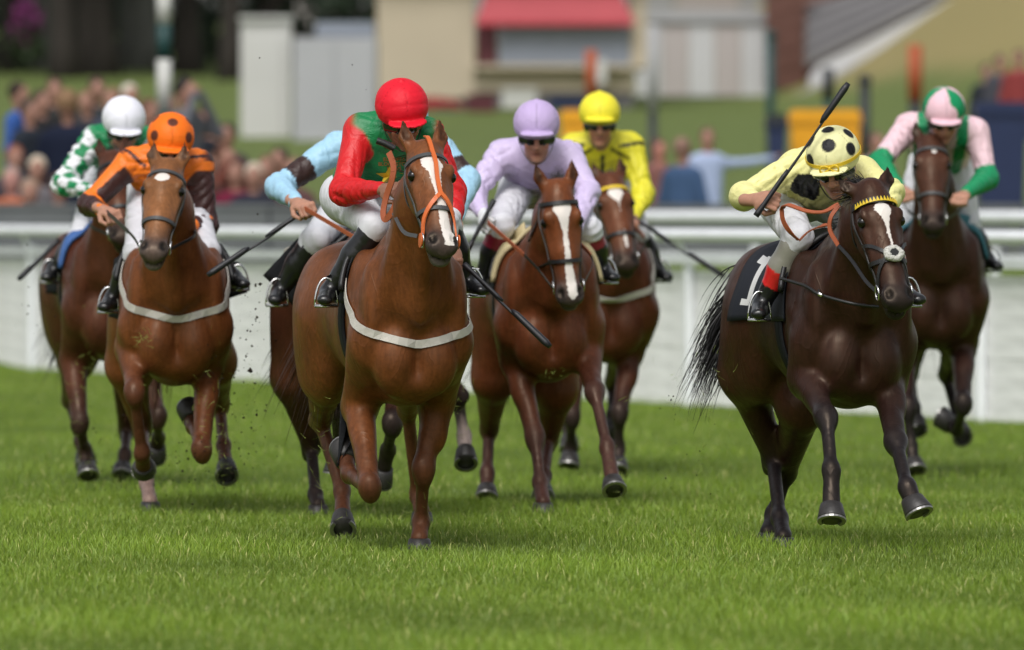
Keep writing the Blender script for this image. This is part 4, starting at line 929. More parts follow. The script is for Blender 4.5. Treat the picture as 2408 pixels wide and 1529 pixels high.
    for s in 'LR':
        sh, el, ha = g['sh' + s], g['el' + s], g['ha' + s]
        P.append(Loft(neck0 * .55 + sh * .45, sh * .9 + neck0 * .1, .095 * sc, .080 * sc, b, .05, ct))
        P.append(Loft(sh, el, .072 * sc, .054 * sc, b, .035, cs)); cuff = ha - nrm(ha - el) * .035
        P.append(Loft(el, cuff, .054 * sc, .036 * sc, b, .03, cs))
        P.append(Loft(el, el + (cuff - el) * .35, .057 * sc, .049 * sc, b, .03, cs))
    pat = J.get('pat')
    v, q, c = skin(P, .0118 if not J.get('near') else .0096, 2, .0014, None)
    if pat is not None: c = pat(v, c, g, ch, neck0, tb)
    v = wrinkle(v, q, J.get('wr', .019) * sc, J.get('seed', 3), J.get('wf', 62))
    jk = meshobj('jacket', v, q, SILK, root, True, np.clip(c, 0, 1)); k.jacket = jk
    k.jv, k.jq = v, q; k.tb = tb; k.ch = ch
    # breeches
    P = [Ell(g['hip'] - u * .02, np.array((.155, .15, .13)) * sc, np.array([b, f, u]), .05, (.64, .64, .68))]
    for s in 'LR':
        hj = g['hip'] + b * (.085 if s == 'R' else -.085) * sc; kn, ft = g['kn' + s], g['ft' + s]
        P.append(Loft(hj, kn, .108 * sc, .064 * sc, b, .05, (.64, .64, .68)))
        P.append(Loft(kn, kn + (ft - kn) * .18, .062 * sc, .056 * sc, b, .03, (.64, .64, .68)))
    v, q, c = skin(P, .0140, 2, .010); v = wrinkle(v, q, .012 * sc, J.get('seed', 3) + 50, 60)
    meshobj('breeches', v, q, BREECH, root, True, c)
    # boots
    bc = np.array((.010, .010, .011))
    for s in 'LR':
        kn, ft = g['kn' + s], g['ft' + s]; ax = nrm(ft - kn); toe = nrm(f * .9 - u * .12 + b * (.25 if s == 'R' else -.25))
        P = [Loft(kn + ax * .05, kn + (ft - kn) * .45, .062 * sc, .058 * sc, b, .02, bc), Loft(kn + (ft - kn) * .45, ft - ax * .03, .058 * sc, .040 * sc, b, .03, bc),
             Loft(ft, ft + toe * .15 * sc - u * .01, (.038 * sc, .040 * sc), (.036 * sc, .024 * sc), b, .03, bc), Ell(ft - toe * .035 * sc - u * .02, (.034 * sc, .04 * sc, .032 * sc), np.array([b, toe, u]), .03, bc)]
        v, q, c = skin(P, .0105, 2, .01)
        if 'bootfn' in J: c = J['bootfn'](v, c, kn, ft)
        v = wrinkle(v, q, .003, 9, 40)
        bo = meshobj('boot', v, q, BOOT, root, True, c)
        # stirrup iron belongs to the horse's saddle
        sole = ft + toe * .055 * sc - u * .048 * sc; mb = MB()
        arch = [sole + nrm(b) * .052 * sc * math.cos(t) + u * (.125 * sc * math.sin(t)) for t in np.linspace(0, math.pi, 13)]
        mb.tube(arch, .0055, 8); mb.bevbox(sole, (.054 * sc, .017, .006), np.array([b, toe, u]), .003)
        st = mb.build('stirrup', STEEL, horse.root, True)
        lt = MB(); top = horse.L(-.22, .20 * (1 if s == 'R' else -1), 1.33)
        pts = [top * (1 - t) + (arch[6]) * t for t in np.linspace(0, 1, 6)]
        lt.ribbon(pts, [b] * 6, .022, .004); l_ = lt.build('stirrup_leather', LEATHER, horse.root)
    # cap with peak
    cc = J['cap']; P = []
    P.append(Ell(Hd(0, -.012, .062), np.array((.119, .140, .118)) * hz, R, .01, cc))
    P.append(Ell(Hd(0, .112, .030), np.array((.090, .066, .010)) * hz, R, .006, cc))
    P.append(Ell(Hd(0, -.012, .181), np.array((.013, .013, .007)) * hz, R, .006, cc))
    P.append(Ell(Hd(0, -.03, -.41), np.array((.36, .36, .435)) * hz, R, .008, (.02, .02, .02), True))
    v, q, c = skin(P, .0072, 1, .006)
    n = (v - Hd(0, -.012, .062)) / hz; nl = np.stack([n @ S, n @ F, n @ U], 1)
    un = nl / np.linalg.norm(nl, axis=1)[:, None]
    inner = (np.linalg.norm(nl / np.array([.119, .140, .118]), axis=1) < .93) & (nl[:, 1] < .1)
    if 'capfn' in J: c = J['capfn'](nl, un, c)
    c = np.where(inner[:, None], .02, c); ang_ = np.arctan2(nl[:, 0], nl[:, 1]); c = np.where((np.abs(((ang_ / (math.pi / 3)) % 1) - .5) > .488)[:, None] & (nl[:, 2:] > 0), c * .72, c)
    # panel seams pulled in a little, cloth slightly rucked
    ang = np.arctan2(nl[:, 0], nl[:, 1]); seam = np.abs(((ang / (math.pi / 3)) % 1) - .5) > .485
    v = v - (seam * .0022)[:, None] * (un[:, :1] * S + un[:, 1:2] * F + un[:, 2:] * U)
    v = wrinkle(v, q, .0022, J.get('seed', 3) + 9, 45)
    cap = meshobj('cap', v, q, CAPM, root, True, np.clip(c, 0, 1)); k.cap = cap
    k.Hd = Hd; k.S, k.F, k.U, k.hz = S, F, U, hz
    # goggles and chin strap
    P = []
    for (s0, s1) in ((-.078, -.035), (-.035, .035), (.035, .078)):
        fa = .082 - 1.9 * s0 * s0 * 5; fb = .082 - 1.9 * s1 * s1 * 5
        P.append(Loft(Hd(s0, fa, -.014), Hd(s1, fb, -.014), (.018 * hz, .034 * hz), (.018 * hz, .034 * hz), F, .008, (0, 0, 0)))
    P.append(Ell(Hd(0, .110, -.052), np.array((.016, .03, .016)) * hz, R, .008, (0, 0, 0), True))
    v, q, c = skin(P, .0075, 1); meshobj('goggles', v, q, GOG, root, True)
    mb = MB(); pts = spline([Hd(-.088, -.01, .0), Hd(-.075, .02, -.07), Hd(-.03, .055, -.128), Hd(.03, .055, -.128), Hd(.075, .02, -.07), Hd(.088, -.01, .0)], 18)
    mb.ribbon(pts, [p - Hd(0, .0, -.02) for p in pts], .014, .003); mb.build('chin_strap', LEATHER, root)
    return k

def whip(p0, p1, label, pad=.42, r=.0075):
    """held by a rider: its own thing"""
    p0 = np.asarray(p0); p1 = np.asarray(p1); d = nrm(p1 - p0); Lw = np.linalg.norm(p1 - p0)
    e = empty('riding_whip', p0, label, 'whip', 'riding whips'); sag = np.array([0, 0, -.012])
    mb = MB(); pts = [p0 + d * Lw * t + sag * math.sin(t * 3.14) for t in np.linspace(.02, 1, 9)]
    mb.tube(pts, [r * 1.1, r, r, r * .9, r * .85, r * .8, r * .8, r * .8, r * .8], 10); mb.build('shaft', WHIPM, e, True)
    mb = MB(); mb.tube([p0 - d * .02, p0, p0 + d * .05, p0 + d * .20, p0 + d * .24], [r * 1.9, r * 2.0, r * 1.5, r * 1.45, r * 1.0], 12); mb.build('handle', WHIPM, e, True)
    mb = MB(); q0 = p0 + d * Lw * (1 - pad); sd = nrm(np.cross(d, [0, 1, 0]))
    mb.tube([q0, q0 + d * .03, p1 - d * .02, p1 + d * .01], [r * .8, r * 2.0, r * 2.3, r * 1.6], 10); mb.build('padded_flap', WHIPM, e, True)
    return e
# ------------------------------------------------------------------ the riders
WHITE = (.78, .78, .82)
def pat_A(v, c, g, ch, n0, tb):
    for s in 'LR':
        t, r = seg(v, g['sh' + s], g['el' + s]); t0, r0 = seg(v, n0, g['sh' + s])
    return c
def spots(dirs, rad, colr):
    def fn(nl, un, c):
        for d, ra in zip(dirs, rad):
            m = 1 - sstep(math.cos(ra) - .012, math.cos(ra) + .0, un @ nrm(d)); m = 1 - m
            c = c * (1 - m[:, None]) + np.array(colr) * m[:, None]
        return c
    return fn
def pat_B(v, c, g, ch, n0, tb):
    OR, BR = np.array((.85, .19, .012)), np.array((.045, .014, .012))
    for s in 'LR':
        t, r = seg(v, g['sh' + s], g['el' + s]); t2, r2 = seg(v, g['el' + s], g['ha' + s])
        arm = np.minimum(r, r2) < .10
        ax = nrm(g['el' + s] - g['sh' + s]); sd = nrm(np.cross(ax, [0, 1, 0])); w = (v - g['sh' + s]) @ sd * (1 if s == 'R' else -1)
        upn = (v - (g['sh' + s] + t[:, None] * (g['el' + s] - g['sh' + s]))) @ np.array([0, -.35, .93])
        st = arm & (t > .12) & (t < .95) & (np.abs(upn - .050) < .010)
        hoop = (r < .13) & (np.abs(t - .06) < .075)
        hoop2 = (r < .13) & (np.abs(t + .10) < .03)
        cf = (r2 < .08) & (t2 > .80)
        c = np.where(hoop2[:, None], BR, c); c = np.where((st | hoop | cf)[:, None], OR, c)
    return c
def pat_C(v, c, g, ch, n0, tb):
    W, G = np.array(WHITE), np.array((.005, .22, .075))
    for s in 'LR':
        for (A, B, o) in ((g['sh' + s], g['el' + s], 0.), (g['el' + s], g['ha' + s], .5)):
            t, r = seg(v, A, B); ax = nrm(B - A); e1 = nrm(np.cross(ax, [0, 1, .2])); e2 = np.cross(ax, e1)
            w = v - A; an = np.arctan2(w @ e1, w @ e2) / (2 * math.pi) * 6; q = (np.floor(t * 4 + o) + np.floor(an)) % 2
            m = (r < .085) & (t > .0) & (t < 1.02)
            c = np.where(m[:, None], np.where((q > .5)[:, None], W, G), c)
    return c
def pat_D(v, c, g, ch, n0, tb):
    for s in 'LR':
        t, r = seg(v, g['sh' + s], g['el' + s]); m = (r < .09) & (t > .48) & (t < .80)
        c = np.where(m[:, None], np.array((.035, .014, .012)), c)
    return c
def pat_F(v, c, g, ch, n0, tb):
    K = np.array((.012, .012, .012)); fwd = np.array([0, -1., 0])
    for s in 'LR':
        t, r = seg(v, g['sh' + s], g['el' + s]); m = (r < .12) & (np.abs(t - .04) < .035)
        c = np.where(m[:, None], K, c)
    mid = (g['shL'] + g['shR']) / 2; w = v - mid; x = w @ tb
    m = (np.abs(x) < .012) & (w[:, 1] < .05) & (w[:, 2] < -.05); c = np.where(m[:, None], K, c)
    m = (np.abs(w[:, 2] + .01 + .55 * (np.abs(x) - .05)) < .011) & (np.abs(x) < .17) & (np.abs(x) > .05) & (w[:, 1] < .06); c = np.where(m[:, None], K, c)
    return c
def pat_G(v, c, g, ch, n0, tb):
    for (x, y, ra) in ((1893, 443, .070), (2010, 455, .07)):
        p = V(x, y, 1.0) - np.array([0, 0, CAM_H]); p = p / p[1]
        d = np.linalg.norm((v - np.array([0, 0, CAM_H])) - (v[:, 1:2]) * p, axis=1)
        m = (d < ra) & (v[:, 1] < g['shL'][1] + .02)
        c = np.where(m[:, None], np.array((.01, .01, .012)), c)
    return c
def pat_H(v, c, g, ch, n0, tb):
    G = np.array((.006, .26, .10))
    for s in 'LR':
        t2, r2 = seg(v, g['el' + s], g['ha' + s]); t, r = seg(v, g['sh' + s], g['el' + s])
        m = ((r2 < .085) & (t2 > -.05)) | ((r < .09) & (t > .78)); c = np.where(m[:, None], G, c)
    w = v - n0; x = w @ tb
    m = (np.abs(np.abs(x) - .115) < .035) & (np.minimum(seg(v, g['shL'], g['elL'])[1], seg(v, g['shR'], g['elR'])[1]) > .06); c = np.where(m[:, None], G, c)
    return c
def cap_H(nl, un, c):
    G = np.array((.006, .26, .10)); ang = np.arctan2(nl[:, 0], nl[:, 1]); q = np.floor((ang + .12) / (math.pi / 4) + .5) % 2
    q = ((ang > .18) & (ang < 1.25)) | ((ang < -1.1) & (ang > -2.2)) | (np.abs(ang) > 2.6)
    q = q & (nl[:, 2] > -.02) & (nl[:, 1] < .118)
    return np.where(q[:, None], G, c)
def boot_G(v, c, kn, ft):
    t = ((v - kn) @ (ft - kn)) / ((ft - kn) @ (ft - kn))
    c = np.where((t < .47)[:, None], np.array((.26, .25, .21)), c); return np.where(((t >= .47) & (t < .70))[:, None], np.array((.62, .018, .02)), c)
def boot_E(v, c, kn, ft):
    t = ((v - kn) @ (ft - kn)) / ((ft - kn) @ (ft - kn)); return np.where((t < .35)[:, None], np.array((.2, .012, .03)), c)

J_A = dict(label='jockey in red cap and green jacket with red sleeves, glancing down to his left', near=True, seed=5, look=(14, 24, 6),
    head=(946, 279, 39.95), shL=(846, 308, 40.12), shR=(1006, 322, 40.12), elL=(808, 450, 39.95), haL=(905, 445, 39.62), elR=(1062, 452, 40.1), haR=(1064, 585, 39.85),
    kb=.12, hip=(850, 462, 40.5), knL=(885, 532, 40.2), ftL=(796, 690, 40.5), knR=(1052, 520, 40.15), ftR=(1106, 668, 40.3), hdL=(.25, -.2, 0), hnL=(0, -.75, .6),
    torso=(.006, .20, .065), sleeve=(.62, .012, .016), cap=(.72, .008, .025), skin=(.27, .13, .085))
J_B = dict(label='jockey in orange cap with brown spots and brown jacket striped with orange', near=True, seed=6, look=(5, 18, -3),
    head=(400, 349, 44.75), shL=(305, 385, 44.95), shR=(468, 388, 44.95), elL=(212, 480, 44.9), haL=(245, 495, 44.6), elR=(484, 530, 44.9), haR=(440, 535, 44.5),
    hip=(388, 440, 45.4), kb=.17, knL=(322, 590, 45.0), ftL=(268, 708, 45.2), knR=(470, 590, 45.0), ftR=(528, 655, 45.3), hdL=(.5, -.3, -.2),
    torso=(.85, .19, .012), sleeve=(.045, .014, .012), cap=(.90, .17, .008), pat=pat_B,
    capfn=spots([(0, .62, .78), (-.75, .72, .2), (.72, .75, .2), (-.8, -.1, .8), (.8, 0, .75), (0, -.6, .8)], [.19] * 6, (.10, .025, .012)))
J_C = dict(label='jockey in white cap and green jacket with checked green and white sleeves', seed=7, look=(8, 22, 0),
    head=(291, 304, 48.6), shL=(222, 330, 48.85), shR=(352, 335, 48.85), elL=(148, 432, 48.7), haL=(222, 452, 48.4), elR=(375, 440, 48.7), haR=(320, 480, 48.3),
    hip=(285, 400, 49.4), kb=.17, knL=(200, 560, 49.0), ftL=(138, 640, 49.2), knR=(325, 560, 49.0), ftR=(350, 640, 49.2),
    torso=(.005, .22, .075), sleeve=WHITE, cap=(.78, .78, .86), pat=pat_C)
J_D = dict(label='jockey in light blue jacket with dark armbands, hidden behind the red capped jockey', seed=28, wr=.010, wf=50, look=(0, 30, 0),
    head=(948, 312, 43.6), shL=(790, 350, 43.8), shR=(1035, 355, 43.8), elL=(654, 440, 43.65), haL=(700, 478, 43.25), elR=(1100, 425, 43.7), haR=(1070, 520, 43.3),
    kb=.18, hip=(890, 440, 44.3), knL=(735, 565, 43.9), ftL=(648, 690, 44.1), knR=(1010, 545, 43.9), ftR=(1060, 660, 44.1), hdL=(.4, -.3, -.1), hnL=(0, -.6, .8),
    torso=(.36, .60, .78), sleeve=(.36, .60, .78), cap=(.36, .60, .78), pat=pat_D, sc=1.1)
J_E = dict(label='jockey in plain lilac cap and jacket with white gloves', seed=9, look=(0, 12, 0),
    head=(1262, 318, 45.5), shL=(1180, 365, 45.75), shR=(1340, 368, 45.75), elL=(1112, 455, 45.55), haL=(1136, 506, 45.25), elR=(1384, 450, 45.6), haR=(1350, 545, 45.1),
    hip=(1262, 425, 46.3), knL=(1188, 530, 45.8), ftL=(1130, 665, 46.0), knR=(1345, 540, 45.8), ftR=(1405, 640, 46.0), hdL=(0, -.4, -.3), hnL=(-.8, -.5, .3), glove=(.72, .73, .75),
    torso=(.60, .50, .74), sleeve=(.62, .52, .76), cap=(.52, .40, .66), bootfn=boot_E)
J_F = dict(label='jockey in bright yellow cap and yellow jacket with black seams', seed=10, look=(0, 6, 0),
    head=(1410, 290, 51.2), shL=(1346, 345, 51.4), shR=(1484, 345, 51.4), elL=(1325, 450, 51.3), haL=(1395, 505, 50.9), elR=(1514, 455, 51.3), haR=(1488, 515, 50.9),
    hip=(1415, 440, 51.9), kb=.19, knL=(1365, 545, 51.5), ftL=(1345, 640, 51.7), knR=(1495, 545, 51.5), ftR=(1532, 640, 51.7),
    torso=(.72, .66, .035), sleeve=(.72, .66, .035), cap=(.86, .76, .045), pat=pat_F)
J_G = dict(label='jockey in pale yellow cap and jacket with black spots, whip raised', near=True, seed=11, look=(-14, 24, 5),
    head=(1963, 392, 39.3), shL=(1872, 396, 39.55), shR=(2030, 410, 39.5), elL=(1748, 462, 39.45), haL=(1778, 470, 39.25), elR=(2092, 452, 39.35), haR=(2050, 560, 39.0),
    hip=(1862, 452, 40.05), knL=(1872, 556, 39.55), ftL=(1780, 722, 39.75), knR=(2040, 545, 39.55), ftR=(2085, 690, 39.7), hdL=(.9, -.3, .1), hnL=(0, -.9, .35),
    torso=(.80, .76, .33), sleeve=(.80, .76, .33), cap=(.82, .79, .42), pat=pat_G, kb=.19, wr=.013, wf=52, bootfn=boot_G,
    capfn=spots([(.10, .78, .62), (-.66, .74, .08), (.86, .50, .30), (-.68, .30, .66), (.72, -.1, .7), (0, -.6, .8), (0, .1, 1)], [.225] * 7, (.01, .01, .012)))
J_H = dict(label='jockey in pink and green quartered cap and pink jacket with green cuffs', seed=12, look=(3, 22, 0),
    head=(2220, 280, 49.9), shL=(2135, 300, 50.1), shR=(2295, 312, 50.1), elL=(2066, 385, 49.9), haL=(2120, 445, 49.5), elR=(2322, 420, 50.0), haR=(2268, 458, 49.6),
    hip=(2215, 385, 50.7), kb=.19, knL=(2140, 530, 50.2), ftL=(2120, 610, 50.4), knR=(2275, 530, 50.2), ftR=(2308, 615, 50.4),
    torso=(.80, .56, .62), sleeve=(.80, .56, .62), cap=(.80, .52, .60), pat=pat_H, capfn=cap_H)
JS = {}
for key, J in zip('ABCDEFGH', (J_A, J_B, J_C, J_D, J_E, J_F, J_G, J_H)): JS[key] = make_jockey(J, HS[key])
whip(V(1098, 628, 39.75), V(1290, 812, 39.6), 'black whip pointing down from the red capped jockey', .45)
whip(V(1783, 500, 39.15), V(1992, 200, 39.15), 'black whip raised high in the fist of the spotted pale yellow jockey', .3)
whip(V(716, 496, 43.2), V(492, 645, 43.1), 'black whip held out by the light blue jockey', .42)
whip(V(1158, 478, 45.15), V(1096, 595, 45.1), 'short black whip in the lilac jockey\'s white glove', .3)
whip(V(1498, 518, 50.85), V(1700, 648, 50.8), 'black whip trailing from the yellow jockey toward the rail', .4)
whip(V(133, 570, 48.9), V(46, 655, 48.8), 'black whip at the far left under the white capped jockey', .4)
# ------------------------------------------------------------------ tack, manes and tails
def hair_mesh(roots, dirs, length, width, droop, seed, curl=.25, segs=5):
    r = np.random.default_rng(seed); n = len(roots); L_ = length * r.uniform(.55, 1.2, n); ncl = max(n // 14, 1); cl = r.integers(0, ncl, n); d = dirs + r.normal(0, .24, (ncl, 3))[cl] + r.normal(0, .05, dirs.shape); d /= np.linalg.norm(d, axis=1)[:, None]
    sd = np.cross(d, r.normal(size=(n, 3))); sd /= np.linalg.norm(sd, axis=1)[:, None]; rows = []; p = roots.copy(); cv = r.normal(0, curl, (ncl, 3))[cl] + r.normal(0, curl * .2, (n, 3))
    for k in range(segs + 1):
        w = width * (1 - (k / segs) ** 1.5 * .85) * .5; rows += [p - sd * w, p + sd * w]
        d = d + (droop + cv) / segs; d /= np.linalg.norm(d, axis=1)[:, None]; p = p + d * (L_ / segs)[:, None]
    V_ = np.stack(rows, 1); m = 2 * (segs + 1); v = V_.reshape(-1, 3); base = np.arange(n)[:, None] * m
    f = np.concatenate([base + np.array([[2 * k, 2 * k + 1, 2 * k + 3, 2 * k + 2]]) for k in range(segs)]); return v, f
def hair_mat(c): return mat('hair_%d_%d' % (int(c[0] * 1e4), int(c[2] * 1e4)), c, .5, .4, var=.3, vscale=40)
def on_head(h, t, th, off=.005):
    d = h.hn * math.cos(th) + h.hsd * math.sin(th); c = h.H(t, 0, -.03); o = c + d * .30
    loc, nor, i, ds = h.bvh.ray_cast(Vector(o), Vector(-d), .32)
    if loc is None: return c + d * .1, d
    n = np.array(nor); n = n if n @ d > 0 else -n
    return np.array(loc) + nrm(n + d) * off, nrm(n + d)
def head_strap(h, name, path, w, m, parent, th=.004, n=None, off=.005):
    """path of (t, angle) round the head"""
    q = spline([np.array([p[0], p[1], 0]) for p in path], n or max(12, 6 * len(path))); pts, nor = zip(*[on_head(h, a[0], a[1], off) for a in q])
    mb = MB(); mb.ribbon(pts, nor, w, th); return mb.build(name, m, parent)
def on_body(h, org, d, off):
    loc, nor, i, ds = h.bvh.ray_cast(Vector(org + d * 1.0), Vector(-d), 1.1)
    if loc is None: return org + d * .3, d
    n = np.array(nor); n = n if n @ d > 0 else -n; return np.array(loc) + n * off, n
def wrap_patch(h, name, a0, a1, f0, f1, off, m, parent, na=20, nf=28, th=.008, edge=None, sk=0.0):
    """cloth wrapped over the barrel: a along the horse, f = degrees from the top (image right positive)"""
    vs, uv = [], []
    for i in range(na):
        for j in range(nf):
            u_, w_ = i / (na - 1), j / (nf - 1); a = a0 + (a1 - a0) * u_; fi = math.radians(f0 + (f1 - f0) * w_); a -= sk * abs(math.sin(fi)) * .2
            if edge: a += edge(u_, w_)
            p, n = on_body(h, h.L(a, 0, 1.12), h.u * math.cos(fi) + h.b * math.sin(fi), off); vs.append(p); uv.append((u_, w_))
    fs = [(i * nf + j, i * nf + j + 1, (i + 1) * nf + j + 1, (i + 1) * nf + j) for i in range(na - 1) for j in range(nf - 1)]
    o = meshobj(name, vs, fs, m, parent, True, uvs=uv); md = o.modifiers.new('thickness', 'SOLIDIFY'); md.thickness = th; md.offset = 0; return o
def px_strap(name, pts, w, m, parent, th=.004, nor=(0, -1, .25), n=40, round_=None):
    q = spline([V(*p) for p in pts], n); mb = MB()
    if round_: mb.tube(q, round_, 8)
    else: mb.ribbon(q, [np.array(nor)] * n, w, th)
    return mb.build(name, m, parent, bool(round_))
BLACKC = mat('black_cloth', (.010, .011, .014), .75, .25, bump=.3, bscale=60, var=.2); NUMCLOTH = None
def number_cloth():
    m = bpy.data.materials.new('navy_number_cloth'); m.use_nodes = True; nt = m.node_tree; b = nt.nodes['Principled BSDF']; b.inputs['Roughness'].default_value = .75
    uv = nt.nodes.new('ShaderNodeUVMap'); sp = nt.nodes.new('ShaderNodeSeparateXYZ'); nt.links.new(uv.outputs[0], sp.inputs[0])
    def box(u0, u1, v0, v1):
        def cmp(s, a, b_):
            q = nt.nodes.new('ShaderNodeMath'); q.operation = 'COMPARE'; q.inputs[1].default_value = (a + b_) / 2; q.inputs[2].default_value = (b_ - a) / 2; nt.links.new(s, q.inputs[0]); return q.outputs[0]
        q = nt.nodes.new('ShaderNodeMath'); q.operation = 'MULTIPLY'; nt.links.new(cmp(sp.outputs[0], u0, u1), q.inputs[0]); nt.links.new(cmp(sp.outputs[1], v0, v1), q.inputs[1]); return q.outputs[0]
    acc = None
    for bx in ((.76, .85, .10, .38), (.70, .91, .08, .115), (.85, .91, .32, .37)):
        s = box(*bx)
        if acc is None: acc = s
        else: q = nt.nodes.new('ShaderNodeMath'); q.operation = 'MAXIMUM'; nt.links.new(acc, q.inputs[0]); nt.links.new(s, q.inputs[1]); acc = q.outputs[0]
    mx = nt.nodes.new('ShaderNodeMix'); mx.data_type = 'RGBA'; mx.inputs[6].default_value = (.008, .010, .018, 1); mx.inputs[7].default_value = (.72, .72, .72, 1); nt.links.new(acc, mx.inputs[0]); nt.links.new(mx.outputs[2], b.inputs['Base Color']); return m
FLEECE = mat('sheepskin', (.60, .59, .55), .95, .1, bump=1.0, bscale=140); YBAND = mat('yellow_band', (.72, .50, .03), .5, .4); DGREY = mat('grey_strap', (.06, .06, .062), .5, .4, bump=.1, bscale=200)
TACK = dict(A=dict(strap=DGREY, girth=True, hair=(.035, .014, .008)), B=dict(strap=DGREY, girth=True, hair=(.15, .06, .025), ctop=.16), C=dict(pad=(.05, .12, .33), hair=(.012, .01, .01)), D=dict(hair=(.012, .01, .01)),
            E=dict(pad=(.50, .42, .24), hair=(.035, .026, .024)), F=dict(girth=True, brow=YBAND, hair=(.014, .011, .011)), G=dict(hair=(.010, .009, .010), num=True), H=dict(pad=(.05, .16, .20), hair=(.012, .010, .010), strap=DGREY))
for key, h in HS.items():
    T = TACK[key]; st = T.get('strap', LEATHER); R = h.root; k = h.hs; J = JS[key]
    # bridle
    ring = [(.375 + .02 * math.cos(t), t) for t in np.linspace(-3.1, 3.1, 13)]
    br = head_strap(h, 'bridle', ring, .020 * k, st, R, .006, 48, .004)
    hw = 1.75
    if key == 'G':
        bb = head_strap(h, 'browband', [(.075, -hw), (.085, -.9), (.09, 0), (.085, .9), (.075, hw)], .030 * k, LEATHER, br, .006, 30, .008)
        tm = MB()
        for i in range(17):
            th = -1.25 + 2.5 * i / 16; p, n = on_head(h, .089, th, .0165); sd = nrm(np.cross(n, h.ha)); a_ = -h.ha
            w = .0085 * k; tm.add([p - sd * w - a_ * .012 * k, p + sd * w - a_ * .012 * k, p + a_ * .013 * k, p - sd * w - a_ * .012 * k + n * .003, p + sd * w - a_ * .012 * k + n * .003, p + a_ * .013 * k + n * .003], [(0, 1, 2), (5, 4, 3), (0, 3, 4, 1), (1, 4, 5, 2), (2, 5, 3, 0)])
        tm.build('yellow_teeth', YBAND, bb)
    else: head_strap(h, 'browband', [(.07, -hw), (.08, -.9), (.085, 0), (.08, .9), (.07, hw)], .020 * k, T.get('brow', st), br, .006, 30, .007)
    for s in (-1, 1):
        head_strap(h, 'cheekpiece', [(.05, 1.9 * s), (.20, 1.72 * s), (.37, 1.60 * s), (.50, 1.62 * s)], .015 * k, st, br, .005, 22, .006)
        head_strap(h, 'throatlash', [(.06, 1.95 * s), (.14, 2.3 * s), (.22, 2.7 * s), (.25, 3.1 * s)], .012 * k, st, br, .004, 16, .006)
        p, n = on_head(h, .515, 1.62 * s, .014); e1 = h.ha; e2 = nrm(np.cross(n, e1)); mb = MB(); mb.tube([p + (e1 * math.cos(t) + e2 * math.sin(t)) * .034 * k for t in np.linspace(0, 2 * math.pi, 19)], .0042, 7, False); mb.build('bit_ring', STEEL, br, True)
        hand = J.g['ha' + ('L' if s < 0 else 'R')]; nk = np.array(h.neck[2]) + h.b * .15 * s; far = p + e2 * 0
        if key not in 'AG':
            q = spline([p + n * .005, (p + nk) / 2 + h.b * .05 * s - h.u * .03, hand + nrm(hand - J.g['el' + ('L' if s < 0 else 'R')]) * .07], 20); mb = MB(); mb.ribbon(q[:12], [h.b * s] * 12, .016, .004); mb.build('rein', LEATHER, R); mb = MB(); mb.ribbon(q[11:], [h.b * s] * 9, .022, .006); mb.build('rein_grip', TAN if key in 'DEF' else LEATHER, R)
    if key == 'A':
        f_ = head_strap(h, 'face_strap', [(-.06, 0), (.08, .05), (.20, .03), (.33, .08)], .020 * k, mat('bright_orange_rubber', (.62, .13, .025), .45, .5), br, .008, 24, .010)
        for s in (-1, 1): head_strap(h, 'face_strap', [(.325, .08), (.37, .35 * s + .05), (.44, .95 * s), (.53, 1.45 * s)], .020 * k, MATS['bright_orange_rubber'], br, .008, 20, .012); p, n = on_head(h, .525, 1.5 * s, .02); mb = MB(); mb.lathe(p, [(.004, 0), (.034 * k, .001), (.034 * k, .006), (.004, .008)], 18, np.array([h.ha, nrm(np.cross(n, h.ha)), n])); mb.build('bit_guard', MATS['bright_orange_rubber'], br)
        px_strap('rein_grip', [(915, 358, 39.45), (926, 389, 39.42), (923, 421, 39.42), (909, 464, 39.45), (902, 500, 39.45), (907, 516, 39.42), (923, 498, 39.38), (935, 469, 39.36), (943, 449, 39.34)], .030, TAN, R, .006, (-.5, -.8, 0))
        px_strap('rein_grip', [(928, 350, 39.5), (905, 338, 39.5), (886, 331, 39.5)], .03, LEATHER, R, round_=.016)
        px_strap('rein', [(982, 556, 38.75), (950, 545, 39.0), (925, 500, 39.3)], .018, DGREY, R, .005, (-.6, -.8, .2))
    if key == 'G':
        for s in (-1, 1):
            head_strap(h, 'grackle_strap', [(.27, 1.65 * s), (.31, .9 * s), (.365, .28 * s)], .016 * k, LEATHER, br, .005, 16, .008); head_strap(h, 'grackle_strap', [(.375, .28 * s), (.43, .9 * s), (.50, 1.5 * s), (.53, 2.2 * s)], .016 * k, LEATHER, br, .005, 20, .008)
        p, n = on_head(h, .372, 0, .012); e1 = h.ha; e2 = nrm(np.cross(n, e1)); P_ = []
        for t in np.linspace(0, 2 * math.pi, 13)[:-1]: c = p + (e1 * math.cos(t) * .027 + e2 * math.sin(t) * .034) * k; P_.append(Ell(c, np.array((.0145, .0145, .0145)) * k * (1 + .25 * math.sin(5 * t)), None, .012, (1, 1, 1)))
        v, q, c = skin(P_, .0055, 1); v = wrinkle(v, q, .006, 4, 200); meshobj('sheepskin', v, q, FLEECE, br, True); mb = MB(); mb.lathe(p + n * .010, [(.002, .004), (.022 * k, .004), (.024 * k, 0), (.002, -.004)], 14, np.array([e1, e2, n])); mb.build('leather_patch', LEATHER, br)
